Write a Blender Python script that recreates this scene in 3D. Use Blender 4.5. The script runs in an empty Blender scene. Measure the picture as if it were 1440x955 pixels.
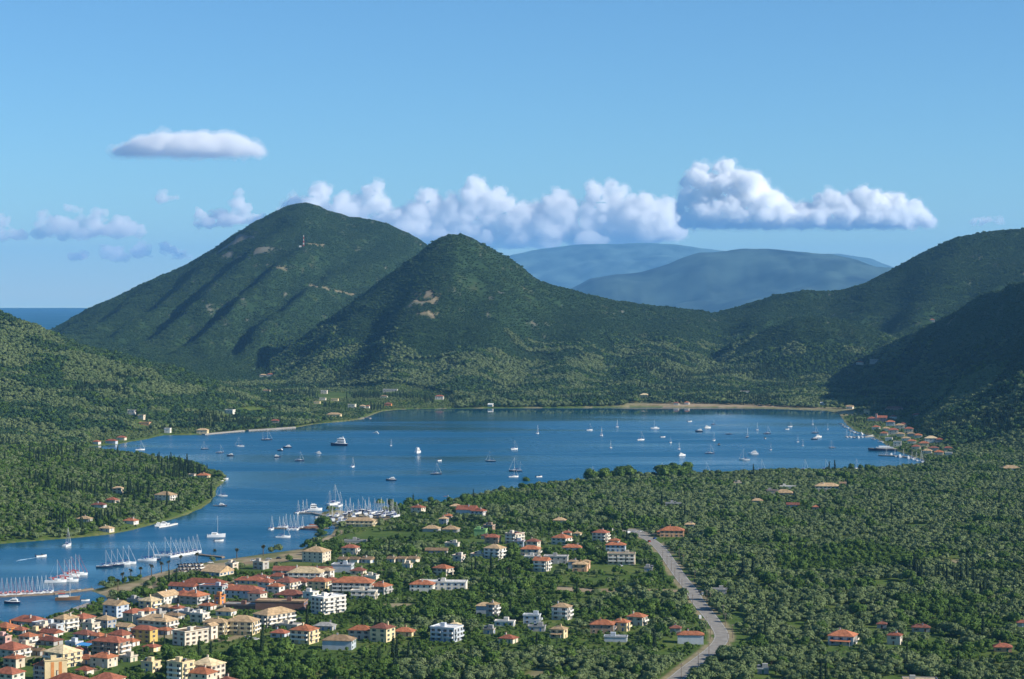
import bpy, bmesh, math, random
import numpy as np
from mathutils import Vector, Matrix

# ------------------------------------------------------------------ camera, sky, sun
sc = bpy.context.scene
COL = sc.collection
R = math.radians
F, CX, EYE, H = 3000.0, 720.0, 414.0, 200.0      # focal length in photo pixels, principal column, eye level row, camera height
cam = bpy.data.cameras.new('camera')
cam.sensor_width = 36; cam.lens = 36 * F / 1440
cam.shift_y = (EYE - 477.5) / 1440
cam.clip_start = 1; cam.clip_end = 300000
camo = bpy.data.objects.new('camera', cam); COL.objects.link(camo)
camo.location = (0, 0, H); camo.rotation_euler = (R(90), 0, 0)
sc.camera = camo

SUN_EL, SUN_AZ = 30.0, 107.0                        # azimuth clockwise from the view direction (+Y)
wd = bpy.data.worlds.new('World'); sc.world = wd; wd.use_nodes = True
nt = wd.node_tree; nt.nodes.clear()
sky = nt.nodes.new('ShaderNodeTexSky'); sky.sky_type = 'NISHITA'; sky.sun_disc = False
sky.sun_elevation = R(SUN_EL); sky.sun_rotation = R(SUN_AZ)
sky.altitude = 5000; sky.air_density = 1.65; sky.dust_density = 0.2; sky.ozone_density = 9.0
bg = nt.nodes.new('ShaderNodeBackground'); bg.inputs['Strength'].default_value = 0.10
wo = nt.nodes.new('ShaderNodeOutputWorld')
tcw = nt.nodes.new('ShaderNodeTexCoord'); sxw = nt.nodes.new('ShaderNodeSeparateXYZ'); abw = nt.nodes.new('ShaderNodeMath'); abw.operation = 'ABSOLUTE'; cxw = nt.nodes.new('ShaderNodeCombineXYZ')   # sky mirrored below the horizon, added to brighten the cloud undersides
nt.links.new(tcw.outputs['Generated'], sxw.inputs[0]); nt.links.new(sxw.outputs['X'], cxw.inputs['X']); nt.links.new(sxw.outputs['Y'], cxw.inputs['Y']); nt.links.new(sxw.outputs['Z'], abw.inputs[0]); nt.links.new(abw.outputs[0], cxw.inputs['Z']); nt.links.new(cxw.outputs[0], sky.inputs['Vector'])
tint = nt.nodes.new('ShaderNodeMix'); tint.data_type = 'RGBA'; tint.blend_type = 'MULTIPLY'; tint.inputs[0].default_value = 1; tint.inputs[7].default_value = (.98, 1.045, .94, 1)   # white balance of the sky light
nt.links.new(sky.outputs[0], tint.inputs[6]); nt.links.new(tint.outputs[2], bg.inputs[0]); nt.links.new(bg.outputs[0], wo.inputs[0])
sl = bpy.data.lights.new('sun', 'SUN'); sl.energy = 5.0; sl.angle = R(0.53); sl.color = (1.0, 0.92, 0.79)
so = bpy.data.objects.new('sun', sl); COL.objects.link(so)
sdir = Vector((math.sin(R(SUN_AZ)) * math.cos(R(SUN_EL)), math.cos(R(SUN_AZ)) * math.cos(R(SUN_EL)), math.sin(R(SUN_EL))))
so.rotation_euler = sdir.to_track_quat('Z', 'Y').to_euler()
so.location = (3000, 0, 3000)
vs = sc.view_settings
vs.view_transform = 'Standard'; vs.look = 'None'; vs.gamma = 1; vs.use_curve_mapping = False
vs.exposure = 0.5
cy = sc.cycles
cy.max_bounces = 30; cy.diffuse_bounces = 2; cy.glossy_bounces = 2; cy.transmission_bounces = 2
cy.volume_bounces = 28; cy.transparent_max_bounces = 6
cy.use_adaptive_sampling = True; cy.adaptive_threshold = 0.02
cy.use_denoising = True; cy.denoiser = 'OPENIMAGEDENOISE'; cy.denoising_input_passes = 'RGB_ALBEDO_NORMAL'
cy.caustics_reflective = False; cy.caustics_refractive = False
cy.sample_clamp_indirect = 12

HAZE = 2.35e-5
rng = np.random.default_rng(7)
random.seed(7)

# ------------------------------------------------------------------ helpers
def W(u, v, z=0.0):
    "world point of ground level z seen at photo pixel (u, v)"
    Y = (H - z) * F / (v - EYE)
    return ((u - CX) / F * Y, Y)

def hash2(ix, iy, seed):
    n = (ix.astype(np.int64) * 374761393 + iy.astype(np.int64) * 668265263 + seed * 1442695041) & 0x7fffffff
    n = ((n ^ (n >> 13)) * 1274126177) & 0x7fffffff
    n = n ^ (n >> 16)
    return (n & 0xffffff) / float(0xffffff)
def vnoise(x, y, seed=0):
    ix = np.floor(x); iy = np.floor(y); fx = x - ix; fy = y - iy
    fx = fx * fx * fx * (fx * (fx * 6 - 15) + 10); fy = fy * fy * fy * (fy * (fy * 6 - 15) + 10)
    a = hash2(ix, iy, seed); b = hash2(ix + 1, iy, seed); c = hash2(ix, iy + 1, seed); d = hash2(ix + 1, iy + 1, seed)
    return (a * (1 - fx) + b * fx) * (1 - fy) + (c * (1 - fx) + d * fx) * fy
def fbm(x, y, seed=0, oct=4):
    s = 0; a = .5
    for i in range(oct):
        s = s + a * (vnoise(x * 2**i + 17.3 * i, y * 2**i - 9.1 * i, seed + i) - .5); a *= .5
    return s * 2          # about -1..1
def sstep(a, b, x):
    t = np.clip((x - a) / (b - a), 0, 1); return t * t * (3 - 2 * t)

def mat(name, color, rough=.85, spec=.2, var=0, scale=1.0, hue=0, bump=0, coords='Object', metallic=0):
    m = bpy.data.materials.new(name); m.use_nodes = True
    n = m.node_tree; b = n.nodes['Principled BSDF']
    b.inputs['Roughness'].default_value = rough; b.inputs['Specular IOR Level'].default_value = spec
    b.inputs['Metallic'].default_value = metallic
    if not var:
        b.inputs['Base Color'].default_value = (*color, 1); return m
    tc = n.nodes.new('ShaderNodeTexCoord'); ns = n.nodes.new('ShaderNodeTexNoise')
    ns.inputs['Scale'].default_value = scale; ns.inputs['Detail'].default_value = 4
    n.links.new(tc.outputs[coords], ns.inputs['Vector'])
    r = n.nodes.new('ShaderNodeValToRGB')
    e = r.color_ramp.elements
    e[0].position = .3; e[1].position = .7
    e[0].color = (*[max(0, c * (1 - var)) for c in color], 1); e[1].color = (*[min(1, c * (1 + var)) for c in color], 1)
    n.links.new(ns.outputs['Fac'], r.inputs[0])
    oi = n.nodes.new('ShaderNodeObjectInfo'); hv = n.nodes.new('ShaderNodeHueSaturation')
    mr = n.nodes.new('ShaderNodeMapRange'); mr.inputs['To Min'].default_value = 1 - var * .6; mr.inputs['To Max'].default_value = 1 + var * .6
    n.links.new(oi.outputs['Random'], mr.inputs['Value']); n.links.new(mr.outputs[0], hv.inputs['Value'])
    n.links.new(r.outputs[0], hv.inputs['Color']); n.links.new(hv.outputs[0], b.inputs['Base Color'])
    return m

def add(name, me, parent=None, loc=(0, 0, 0), rz=0.0, scale=None):
    o = bpy.data.objects.new(name, me); COL.objects.link(o)
    o.location = loc
    if rz: o.rotation_euler = (0, 0, rz)
    if scale is not None: o.scale = scale if hasattr(scale, '__len__') else (scale,) * 3
    if parent is not None: o.parent = parent
    return o
def tag(o, label, cat=None, group=None, kind=None):
    o['label'] = label
    if cat: o['category'] = cat
    if group: o['group'] = group
    if kind: o['kind'] = kind
    return o

class MB:
    "collects shapes into one mesh, faces carry a material slot"
    def __init__(s): s.v = []; s.f = []; s.m = []; s.mats = []
    def slot(s, m):
        if m not in s.mats: s.mats.append(m)
        return s.mats.index(m)
    def poly(s, verts, faces, m):
        k = len(s.v); i = s.slot(m)
        s.v += [tuple(p) for p in verts]; s.f += [tuple(k + a for a in f) for f in faces]; s.m += [i] * len(faces); return s
    def box(s, x0, x1, y0, y1, z0, z1, m):
        return s.poly([(x0,y0,z0),(x1,y0,z0),(x1,y1,z0),(x0,y1,z0),(x0,y0,z1),(x1,y0,z1),(x1,y1,z1),(x0,y1,z1)],
                      [(3,2,1,0),(4,5,6,7),(0,1,5,4),(1,2,6,5),(2,3,7,6),(3,0,4,7)], m)
    def tube(s, p0, p1, r0, r1, m, n=6):
        p0 = Vector(p0); p1 = Vector(p1); d = (p1 - p0).normalized()
        a = d.orthogonal().normalized(); b = d.cross(a)
        vs_ = []
        for p, r in ((p0, r0), (p1, r1)):
            for i in range(n):
                t = 2 * math.pi * i / n; vs_.append(p + a * r * math.cos(t) + b * r * math.sin(t))
        fs = [(i, (i + 1) % n, n + (i + 1) % n, n + i) for i in range(n)] + [tuple(range(n - 1, -1, -1)), tuple(range(n, 2 * n))]
        return s.poly(vs_, fs, m)
    def mesh(s, name, smooth=False):
        me = bpy.data.meshes.new(name); me.from_pydata(s.v, [], s.f)
        for m in s.mats: me.materials.append(m)
        me.polygons.foreach_set('material_index', s.m)
        if smooth: me.polygons.foreach_set('use_smooth', [True] * len(s.f))
        me.update(); return me

# ------------------------------------------------------------------ the lie of the land
SHORE = [(-900,796),(-300,775),(0,765),(60,760),(110,756),(150,752),(185,746),(215,738),(240,731),(262,724),(282,716),(296,706),(303,698),(302,691),(309,683),(318,675),(312,668),
 (290,659),(262,652),(230,646),(200,642),(165,638),(130,634),(112,630),(135,627),(165,625),(185,621),(205,618),(230,612),(262,612),(285,611),(300,610),(322,608),(345,606),(380,604),(413,602),
 (440,597),(480,593),(508,590),(520,585),(535,579),(560,576),(600,575),(700,574),(800,573.5),(900,572.5),(1000,573),(1050,574),(1100,575.5),(1160,577.5),(1180,581),(1184,588),(1190,597),
 (1202,606),(1222,612),(1236,619),(1246,626),(1260,634),(1284,642),(1303,649),(1296,655),(1256,660),
 (1200,663),(1100,665),(1000,668),(950,668),(880,673),(800,681),(760,685),(700,693),(640,704),(590,712),(562,716),(530,720),(500,722),(474,717),(455,720),(446,727),(462,732),(472,742),(466,752),
 (442,757),(431,762),(436,767),(425,772),(380,778),(330,785),(300,789),(260,797),(225,805),(190,815),(165,822),(135,828),(128,831),(148,838),(153,845),(135,850),(110,857),(70,868),(30,877),(0,881),(-300,890),(-900,906)]
SH = np.array([W(u, v) for u, v in SHORE])

def shore_dist(X, Y):
    "signed distance to the waterline, positive on land"
    shp = X.shape; x = X.ravel(); y = Y.ravel()
    best = np.full(x.shape, 1e18); inside = np.zeros(x.shape, bool)
    P = SH; Q = np.roll(SH, -1, 0)
    for (ax, ay), (bx, by) in zip(P, Q):
        dx, dy = bx - ax, by - ay; L = dx * dx + dy * dy
        t = np.clip(((x - ax) * dx + (y - ay) * dy) / L, 0, 1)
        best = np.minimum(best, (x - ax - t * dx)**2 + (y - ay - t * dy)**2)
        c = (ay > y) != (by > y)
        if c.any():
            xi = ax + (y - ay) * dx / (dy if abs(dy) > 1e-9 else 1e-9)
            inside ^= c & (x < xi)
    d = np.sqrt(best); d[inside] *= -1
    return d.reshape(shp)

def I(pts):
    xs = [p[0] for p in pts]; ys = [p[1] for p in pts]
    return lambda u: np.interp(u, xs, ys)

def hill(u, Y, sil, rid, foot, back, prof, shear=0.0, footz=0.0, canopy=4.0, gully=None, low=-30):
    sil = I(sil); rid = I(rid); foot = I(foot)
    Ry = rid(u); Fy = foot(u)
    t = np.clip((Y - Fy) / (Ry - Fy), 0, 1)
    ue = u + shear * (1 - t)
    zr = H - (sil(ue) - EYE) / F * rid(ue) - canopy
    z = footz + (zr - footz) * prof(t)
    if gully is not None:
        z = z + gully(u, Y, t) * np.clip((zr - footz) / 150, 0, 1.2)
    tb = np.clip((Y - Ry) / back, 0, 1.6)
    z = np.where(Y > Ry, zr - (zr - low) * tb * tb * (3 - 2 * np.minimum(tb, 1)) / np.maximum(1, tb)**2, z)
    z = np.where(Y < Fy, footz - (Fy - Y) * .12, z)
    return z

def ridged(x): return 1 - np.abs(2 * (x - np.floor(x)) - 1) * 2
def gullyA(u, Y, t):
    w = 30 * fbm(u / 160, Y / 900, 41, 3)
    ph = (u - 300 * t + w + 22 * fbm(u / 50, Y / 300, 43, 3)) / 92
    tri = ph - np.floor(ph)
    s = np.where(tri < .38, tri / .38, (1 - tri) / .62)        # steep on the left, gentle on the right
    s = s * s * (3 - 2 * s)
    return (s - .5) * 38 * np.minimum(1, np.clip(t, 0, 1) * 5) * np.minimum(1, (1 - np.clip(t, 0, 1)) * 2.2) * (1 - .55 * sstep(330, 520, u))
def gullyB(u, Y, t):
    ph = (u - 120 * t + 25 * fbm(u / 150, Y / 700, 51, 3)) / 120
    return np.sin(2 * np.pi * ph) * 9 * np.sin(np.pi * t)
def gullyG(u, Y, t):
    ph = (u - 260 * t + 30 * fbm(u / 150, Y / 500, 61, 3)) / 110
    return np.sin(2 * np.pi * ph) * 5 * np.sin(np.pi * t)
SIL_A = [(-400,640),(-150,555),(0,497),(40,479),(78,462),(105,446),(130,433),(180,410),(220,390),(265,368),(310,341),(360,309),(400,290),(415,285),(430,283),(445,287),(460,294),(490,305),(520,307),(545,313),(575,325),(605,345),(700,410),(800,470),(900,520)]
SIL_B = [(150,640),(300,560),(350,526),(400,495),(450,456),(500,421),(560,375),(600,346),(618,335),(632,330),(646,329),(665,334),(690,345),(720,362),(760,392),(800,407),(850,419),(900,427),(950,433),(1000,437),(1050,446),(1120,480),(1200,540)]
SIL_C = [(880,470),(960,442),(1000,437),(1050,427),(1085,415),(1130,410),(1170,411),(1210,401),(1250,382),(1300,352),(1350,330),(1395,321),(1440,317),(1500,305),(1600,260),(1800,220),(2400,260)]
SIL_D = [(960,540),(1030,484),(1080,462),(1120,448),(1160,447),(1200,454),(1240,468),(1290,490),(1400,560)]
SIL_E = [(1120,620),(1190,560),(1222,506),(1240,487),(1280,470),(1330,442),(1380,414),(1440,396),(1490,368),(1560,325),(1640,285),(1800,250),(2400,260)]
SIL_F = [(1180,640),(1255,612),(1290,588),(1310,566),(1340,539),(1380,511),(1410,486),(1440,457),(1500,405),(1580,350),(1700,300),(2400,300)]
SIL_G = [(-900,300),(-300,372),(-100,412),(0,438),(50,458),(100,480),(150,497),(200,513),(260,529),(300,541),(345,556),(400,580),(440,600),(560,660)]
SIL_P = [(-900,540),(-300,606),(-80,630),(0,636),(60,642),(120,647),(180,653),(240,662),(290,674),(330,690),(420,730)]

def height(u, Y):
    X = (u - CX) / F * Y
    d = shore_dist(X, Y)
    land = 1.6 * (1 - np.exp(-np.maximum(d, 0) / 9)) + 2.6 * (1 - np.exp(-np.maximum(d, 0) / 260))
    land = land + np.clip(fbm(X / 240, Y / 240, 3, 3), -1, 1) * 1.2 * sstep(20, 150, d)
    base = np.where(d > 0, land, np.maximum(d * .15, -6))
    # the open sea beyond the hills
    sea = np.maximum(sstep(5200, 5600, Y + 4 * np.maximum(u - 60, 0) * 0), sstep(140, 40, u) * sstep(4500, 5000, Y))
    base = base * (1 - sea) - 12 * sea
    pA = lambda t: .6 * t + .4 * t**1.4
    pB = lambda t: .32 * t + .68 * t**2.1
    hs = []
    hs.append(hill(u, Y, SIL_A, [(0,7000),(430,7200),(800,7400)], [(0,5200),(330,5050),(600,5500)], 2200, pA, 0, 0, 4, gullyA))
    hs.append(hill(u, Y, SIL_B, [(300,5050),(400,5150),(640,5300),(800,5550),(1000,6000)], [(300,4800),(350,4660),(400,4500),(470,4250),(560,4000),(640,3890),(900,3900),(1050,3950),(1200,4400)], 900, pB, 55, 0, 4, gullyB))
    hs.append(hill(u, Y, SIL_C, [(900,6050),(1440,6150)], [(900,4500),(1100,4700),(1300,4700)], 1500, lambda t: .45 * t + .55 * t**1.7, 30, 4, 4, gullyB))
    hs.append(hill(u, Y, SIL_D, [(1000,5150),(1300,5050)], [(1000,4550),(1300,4500)], 500, lambda t: t * t * (3 - 2 * t), 0, 3, 4, None, 20))
    hs.append(hill(u, Y, SIL_E, [(1120,4800),(1200,4720),(1240,4650),(1340,4330),(1440,3980),(1560,3700)], [(1120,4500),(1200,4420),(1240,4330),(1300,4150),(1340,3960),(1440,3560),(1560,3250)], 600, lambda t: t**.9, 0, 4, 4, None, 10))
    hs.append(hill(u, Y, SIL_F, [(1250,3300),(1340,3380),(1440,3420),(1700,3500)], [(1250,3050),(1340,2760),(1440,2640),(1700,2500)], 600, lambda t: t**1.05, 8, 2, 4, None, 8))
    hs.append(hill(u, Y, SIL_G, [(-300,4000),(0,3850),(345,3760),(440,3700)], [(-300,3000),(0,3010),(165,3010),(413,3320),(440,3350)], 900, lambda t: .55 * t + .45 * t**1.5, 0, 1, 4, gullyG))
    hs.append(hill(u, Y, SIL_P, [(-300,2250),(0,2350),(150,2480),(290,2480),(420,2300)], [(-300,1650),(0,1740),(150,1800),(262,1960),(300,2150),(420,2200)], 330, lambda t: t * (2 - t) * .5 + .5 * t, 0, 1.5, 4, None, -12))
    z = base
    dm = sstep(-10, 60, d)
    for h in hs:
        k = 7.0
        a = np.clip(.5 + .5 * (h - z) / k, 0, 1)
        z = z * (1 - a) + h * a + k * a * (1 - a) * .6
    z = np.where(d > 0, np.minimum(z, base + np.maximum(d, 0) * .9 + 0), np.minimum(z, base))
    hb = np.clip((z - 8) / 60, 0, 1)
    z = z + hb * (14 * fbm(X / 210, Y / 210, 11, 4) + 6 * fbm(X / 62, Y / 62, 15, 3))
    return z, d

us = np.unique(np.concatenate([np.linspace(-900, -120, 60), np.arange(-120, 1561, 2.6), np.linspace(1561, 2340, 60)]))
Ys = np.concatenate([np.linspace(300, 1050, 20), np.geomspace(1055, 7800, 620), np.geomspace(7900, 9800, 14)])
UU, YY = np.meshgrid(us, Ys)
ZZ, DD = height(UU, YY)
XX = (UU - CX) / F * YY

def zat(u, Y):
    "bilinear ground height"
    u = np.atleast_1d(np.asarray(u, float)); Y = np.atleast_1d(np.asarray(Y, float))
    i = np.clip(np.searchsorted(us, u) - 1, 0, len(us) - 2); j = np.clip(np.searchsorted(Ys, Y) - 1, 0, len(Ys) - 2)
    a = np.clip((u - us[i]) / (us[i + 1] - us[i]), 0, 1); b = np.clip((Y - Ys[j]) / (Ys[j + 1] - Ys[j]), 0, 1)
    g = lambda Z: (Z[j, i] * (1 - a) + Z[j, i + 1] * a) * (1 - b) + (Z[j + 1, i] * (1 - a) + Z[j + 1, i + 1] * a) * b
    return g(ZZ), g(DD)
# what the eye line shows: running maximum of the elevation angle along every column
ANG = (ZZ - H) / YY
HOR = np.maximum.accumulate(ANG, 0); HOR = np.vstack([np.full((1, len(us)), -9.0), HOR[:-1]])
def visible(u, Y, z, tall):
    i = np.clip(np.searchsorted(us, u) - 1, 0, len(us) - 2); j = np.clip(np.searchsorted(Ys, Y) - 2, 0, len(Ys) - 2)
    return (z + tall - H) / Y > HOR[j, i] - 1e-4
def ground(u, v, z0=3.0):
    "where the eye line through the pixel first meets the ground"
    i = int(np.clip(np.searchsorted(us, u) - 1, 0, len(us) - 2))
    a = ANG[:, i]; s = -(v - EYE) / F
    k = np.nonzero(a >= s)[0]
    k = k[k > 0]
    if len(k) == 0: Y = H * F / (v - EYE)
    else:
        k = k[0]; t = (s - a[k - 1]) / max(1e-9, a[k] - a[k - 1]); Y = Ys[k - 1] + t * (Ys[k] - Ys[k - 1])
    return ((u - CX) / F * Y, Y, float(zat(u, Y)[0][0]))

ROAD = [(886,744),(892,748),(900,752),(917,761),(931,774),(945,794),(959,814),(972,830),(983,848),(996,864),(1008,880),(1015,893),(1011,905),(995,920),(971,938),(950,955),(905,990)]
SPINE = [(560,900)]
def road_pts():
    P = [Vector((*W(u, v, 3.2), 0)) for u, v in ROAD]
    out = []
    for i in range(len(P) - 1):
        p0 = P[max(i - 1, 0)]; p1 = P[i]; p2 = P[i + 1]; p3 = P[min(i + 2, len(P) - 1)]
        n = max(4, int((p2 - p1).length / 5))
        for k in range(n):
            t = k / n
            out.append(.5 * (2 * p1 + (p2 - p0) * t + (2 * p0 - 5 * p1 + 4 * p2 - p3) * t * t + (3 * p1 - p0 - 3 * p2 + p3) * t**3))
    out.append(P[-1]); return out
RP = road_pts(); RPA = np.array([(p.x, p.y) for p in RP])
def poly_dist(x, y, P):
    b = np.full(np.shape(x), 1e18)
    for (ax, ay), (bx, by) in zip(P[:-1], P[1:]):
        dx, dy = bx - ax, by - ay; t = np.clip(((x - ax) * dx + (y - ay) * dy) / (dx * dx + dy * dy + 1e-9), 0, 1)
        b = np.minimum(b, (x - ax - t * dx)**2 + (y - ay - t * dy)**2)
    return np.sqrt(b)
# flatten the ground under the road
rm = (YY < 2300)
rd = np.full(YY.shape, 1e9); rd[rm] = poly_dist(XX[rm], YY[rm], RPA)
ZZ = ZZ
ZZ = np.where(rd < 40, ZZ * sstep(9, 40, rd) + 3.2 * (1 - sstep(9, 40, rd)), ZZ)

# ------------------------------------------------------------------ ground sheet
PXV = EYE - (ZZ - H) / YY * F           # photo row of every ground vertex
def ell(u, v, ru, rv): return np.clip(1.25 - ((UU - u) / ru)**2 - ((PXV - v) / rv)**2, 0, 1)
def line_mask(pts, w):
    m = np.zeros(UU.shape)
    sel = (UU > min(p[0] for p in pts) - 20) & (UU < max(p[0] for p in pts) + 20) & (PXV > min(p[1] for p in pts) - 20) & (PXV < max(p[1] for p in pts) + 20)
    m[sel] = 1 - sstep(w * .5, w, poly_dist(UU[sel], PXV[sel], pts)); return m
TRACKS = [[(376,372),(400,378),(425,380)],[(435,400),(470,408),(498,414)],[(585,440),(600,444),(612,446)],[(430,342),(455,345)],[(978,565),(1000,555),(1022,545)],[(785,827),(840,831),(885,829),(925,832),(962,833)],
 [(205,830),(240,812),(285,797),(320,793)],[(200,812),(230,806)],[(325,793),(380,788),(430,786)],[(455,760),(470,752),(480,748)]]
FIELDS = [(598,418,24,13),(605,440,16,4),(800,829,26,3),(930,831,40,3),(1345,790,26,5),(1247,823,32,6),(560,851,30,3),(870,800,44,6),(600,812,0.1,.1),(760,948,22,7),(318,917,26,5),(690,760,30,3),(800,815,60,3),
 (640,760,40,3),(500,757,40,4),(560,752,60,5),(955,905,26,8),(940,925,20,9),(455,752,18,4),(500,733,34,4),(1210,855,26,5),(1040,900,20,10),(1120,880,30,5),(1330,900,26,5),(1160,760,30,3),(1290,740,30,3),(1040,870,12,14),(470,845,0.1,.1),(1075,740,.1,.1),(190,747,16,3),(245,722,10,3),(358,578,26,5),(470,557,26,5),(1270,560,5,3),(1190,572,40,2)]
dry = np.zeros(UU.shape)
for t in TRACKS: dry = np.maximum(dry, line_mask(np.array(t, float), 1.3 if t[0][1] < 600 else 3.5) * (.6 if t[0][1] < 600 else 1))
clear = dry.copy()
terr = sstep(.42, .60, vnoise(UU / 9, PXV / 1.9, 301)) * np.minimum(.7, 1.4 * ell(598,418,21,12) + 1.4 * ell(604,440,13,4))
dry = np.maximum(dry, terr); dry = np.maximum(dry, ell(560,851,30,3) * .8)
dry = np.maximum(dry, ell(800,829,26,3) * .6); dry = np.maximum(dry, ell(930,831,40,3) * .7); dry = np.maximum(dry, ell(1345,790,22,3) * .7); dry = np.maximum(dry, ell(760,948,22,7) * .6)
dry = np.maximum(dry, (1 - sstep(40, 95, DD)) * (DD > 0) * sstep(800, 960, UU) * (UU < 1215) * (YY > 3500) * (.45 + .55 * sstep(.3, .55, vnoise(XX / 60, YY / 22, 19))))             # the beach
dry = np.maximum(dry, np.where((UU < 330) & (YY > 1500), .2, .6) * (1 - sstep(1.5, 4, DD)) * (DD > 0))
wf = [(60,868),(110,852),(150,836),(185,822),(230,806),(290,793),(340,788),(425,779),(425,789),(380,798),(330,803),(280,810),(240,824),(200,836),(160,848),(100,868)]
for a in range(0, 1): pass
promen = np.zeros(UU.shape); sel = (UU > 90) & (UU < 445) & (PXV > 770) & (PXV < 850) & (DD > 0)
promen[sel] = (.35 + .55 * sstep(.3, .6, vnoise(XX[sel] / 12, YY[sel] / 18, 29))) * (1 - sstep(4, 9, poly_dist(UU[sel], PXV[sel], np.array([(140,838),(190,824),(235,808),(300,795),(370,786),(425,779)], float))))
dry = np.maximum(dry, promen); clear = np.maximum(clear, promen)
for f in FIELDS[2:]: clear = np.maximum(clear, (ell(*f) > .25) * 1.0)
clear = np.maximum(clear, (rd < 9) * 1.0); clear = np.maximum(clear, (terr > .4) * 1.0)
dry = np.maximum(dry, .75 * (1 - sstep(6, 9, rd)) * (vnoise(XX / 9, YY / 14, 23) > .35))
tn = np.zeros(UU.shape); sel = (UU > -20) & (UU < 560) & (PXV > 800) & (PXV < 960) & (DD > 0)
for st_ in ([(60,880),(160,862),(260,838),(330,815)],[(0,905),(120,880),(220,860),(330,850),(480,815),(560,800)],[(0,935),(110,915),(200,893),(320,900),(400,872)],[(90,960),(160,930),(200,895)],[(150,850),(235,868),(300,900)],[(380,790),(415,812),(480,845)]): tn[sel] = np.maximum(tn[sel], 1 - sstep(1.5, 4.5, poly_dist(UU[sel], PXV[sel], np.array(st_, float))))
dry = np.maximum(dry, .8 * tn)
yard = np.zeros(UU.shape); sel = (UU > 440) & (UU < 570) & (PXV > 705) & (PXV < 745) & (DD > 0)
yard[sel] = 1 - sstep(.6, 1.2, ((UU[sel] - 505) / 50)**2 + ((PXV[sel] - 727) / 12)**2)
dry = np.maximum(dry, yard * .8); clear = np.maximum(clear, yard)
rock = np.clip(fbm(XX / 26, YY / 40, 77, 4) * 2.2 - .95, 0, 1) * sstep(50, 160, ZZ)
rock = np.maximum(rock, .6 * np.clip(1.3 - ((UU - 335) / 60)**2 - ((PXV - 345) / 22)**2, 0, 1) * (vnoise(XX / 30, YY / 90, 5) > .62))
nr, ncol = UU.shape
verts = np.stack([XX, YY, ZZ], -1).reshape(-1, 3)
idx = np.arange(nr * ncol).reshape(nr, ncol)
quads = np.stack([idx[:-1, :-1], idx[:-1, 1:], idx[1:, 1:], idx[1:, :-1]], -1).reshape(-1, 4)
me = bpy.data.meshes.new('ground')
me.vertices.add(len(verts)); me.vertices.foreach_set('co', verts.ravel())
me.loops.add(len(quads) * 4); me.loops.foreach_set('vertex_index', quads.ravel())
me.polygons.add(len(quads)); me.polygons.foreach_set('loop_start', np.arange(0, len(quads) * 4, 4)); me.polygons.foreach_set('loop_total', np.full(len(quads), 4))
me.polygons.foreach_set('use_smooth', np.ones(len(quads), bool))
me.update(calc_edges=True)
for nm, arr in (('dry', dry), ('rock', rock)):
    at = me.attributes.new(nm, 'FLOAT', 'POINT'); at.data.foreach_set('value', arr.ravel().astype(np.float32))
gm = bpy.data.materials.new('ground_soil_and_grass'); gm.use_nodes = True
n = gm.node_tree; b = n.nodes['Principled BSDF']; b.inputs['Roughness'].default_value = .95; b.inputs['Specular IOR Level'].default_value = .05
def N(tree, t, **k):
    x = tree.nodes.new(t)
    for a, v in k.items():
        if a.startswith('_'): setattr(x, a[1:], v)
        else: x.inputs[a].default_value = v
    return x
def ramp(tree, cols, fac):
    r = tree.nodes.new('ShaderNodeValToRGB'); e = r.color_ramp.elements
    while len(e) < len(cols): e.new(.5)
    for x, (p, c) in zip(e, cols): x.position = p; x.color = (*c, 1)
    tree.links.new(fac, r.inputs[0]); return r.outputs[0]
def mix(tree, fac, a, b_):
    m = tree.nodes.new('ShaderNodeMix'); m.data_type = 'RGBA'
    for s_, x in ((m.inputs[0], fac), (m.inputs[6], a), (m.inputs[7], b_)):
        if isinstance(x, (int, float)): s_.default_value = x
        elif isinstance(x, tuple): s_.default_value = (*x, 1)
        else: tree.links.new(x, s_)
    return m.outputs[2]
geo = N(n, 'ShaderNodeNewGeometry')
n1 = N(n, 'ShaderNodeTexNoise', Scale=.011, Detail=6.0, Roughness=.6); n2 = N(n, 'ShaderNodeTexNoise', Scale=.09, Detail=5.0, Roughness=.65); n3 = N(n, 'ShaderNodeTexNoise', Scale=.6, Detail=4.0)
for x in (n1, n2, n3): n.links.new(geo.outputs['Position'], x.inputs['Vector'])
grass = ramp(n, [(.32, (.045, .085, .018)), (.5, (.080, .135, .028)), (.62, (.14, .165, .045)), (.78, (.25, .19, .085))], n1.outputs['Fac'])
fine = ramp(n, [(.3, (.035, .070, .016)), (.55, (.085, .125, .030)), (.75, (.19, .175, .07))], n2.outputs['Fac'])
c1 = mix(n, .55, grass, fine)
sand = ramp(n, [(.3, (.22, .16, .095)), (.6, (.36, .29, .19)), (.8, (.45, .38, .27))], n2.outputs['Fac'])
ad = N(n, 'ShaderNodeAttribute', _attribute_name='dry'); ar = N(n, 'ShaderNodeAttribute', _attribute_name='rock')
c2 = mix(n, ad.outputs['Fac'], c1, sand)
c3 = mix(n, ar.outputs['Fac'], c2, ramp(n, [(.3, (.16, .14, .11)), (.7, (.34, .31, .27))], n3.outputs['Fac']))
sz = N(n, 'ShaderNodeSeparateXYZ'); n.links.new(geo.outputs['Position'], sz.inputs[0]); hf = N(n, 'ShaderNodeMapRange'); hf.inputs['From Min'].default_value = 14; hf.inputs['From Max'].default_value = 45; n.links.new(sz.outputs['Z'], hf.inputs['Value'])
maquis = ramp(n, [(.3, (.016, .036, .014)), (.6, (.030, .058, .022)), (.82, (.085, .080, .040))], n1.outputs['Fac'])     # low maquis covers the hills
c0 = mix(n, hf.outputs[0], c1, maquis)
for l_ in list(n.links):
    if l_.to_node == c2.node and l_.to_socket == c2.node.inputs[6]: n.links.remove(l_)
n.links.new(c0, c2.node.inputs[6])
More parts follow.
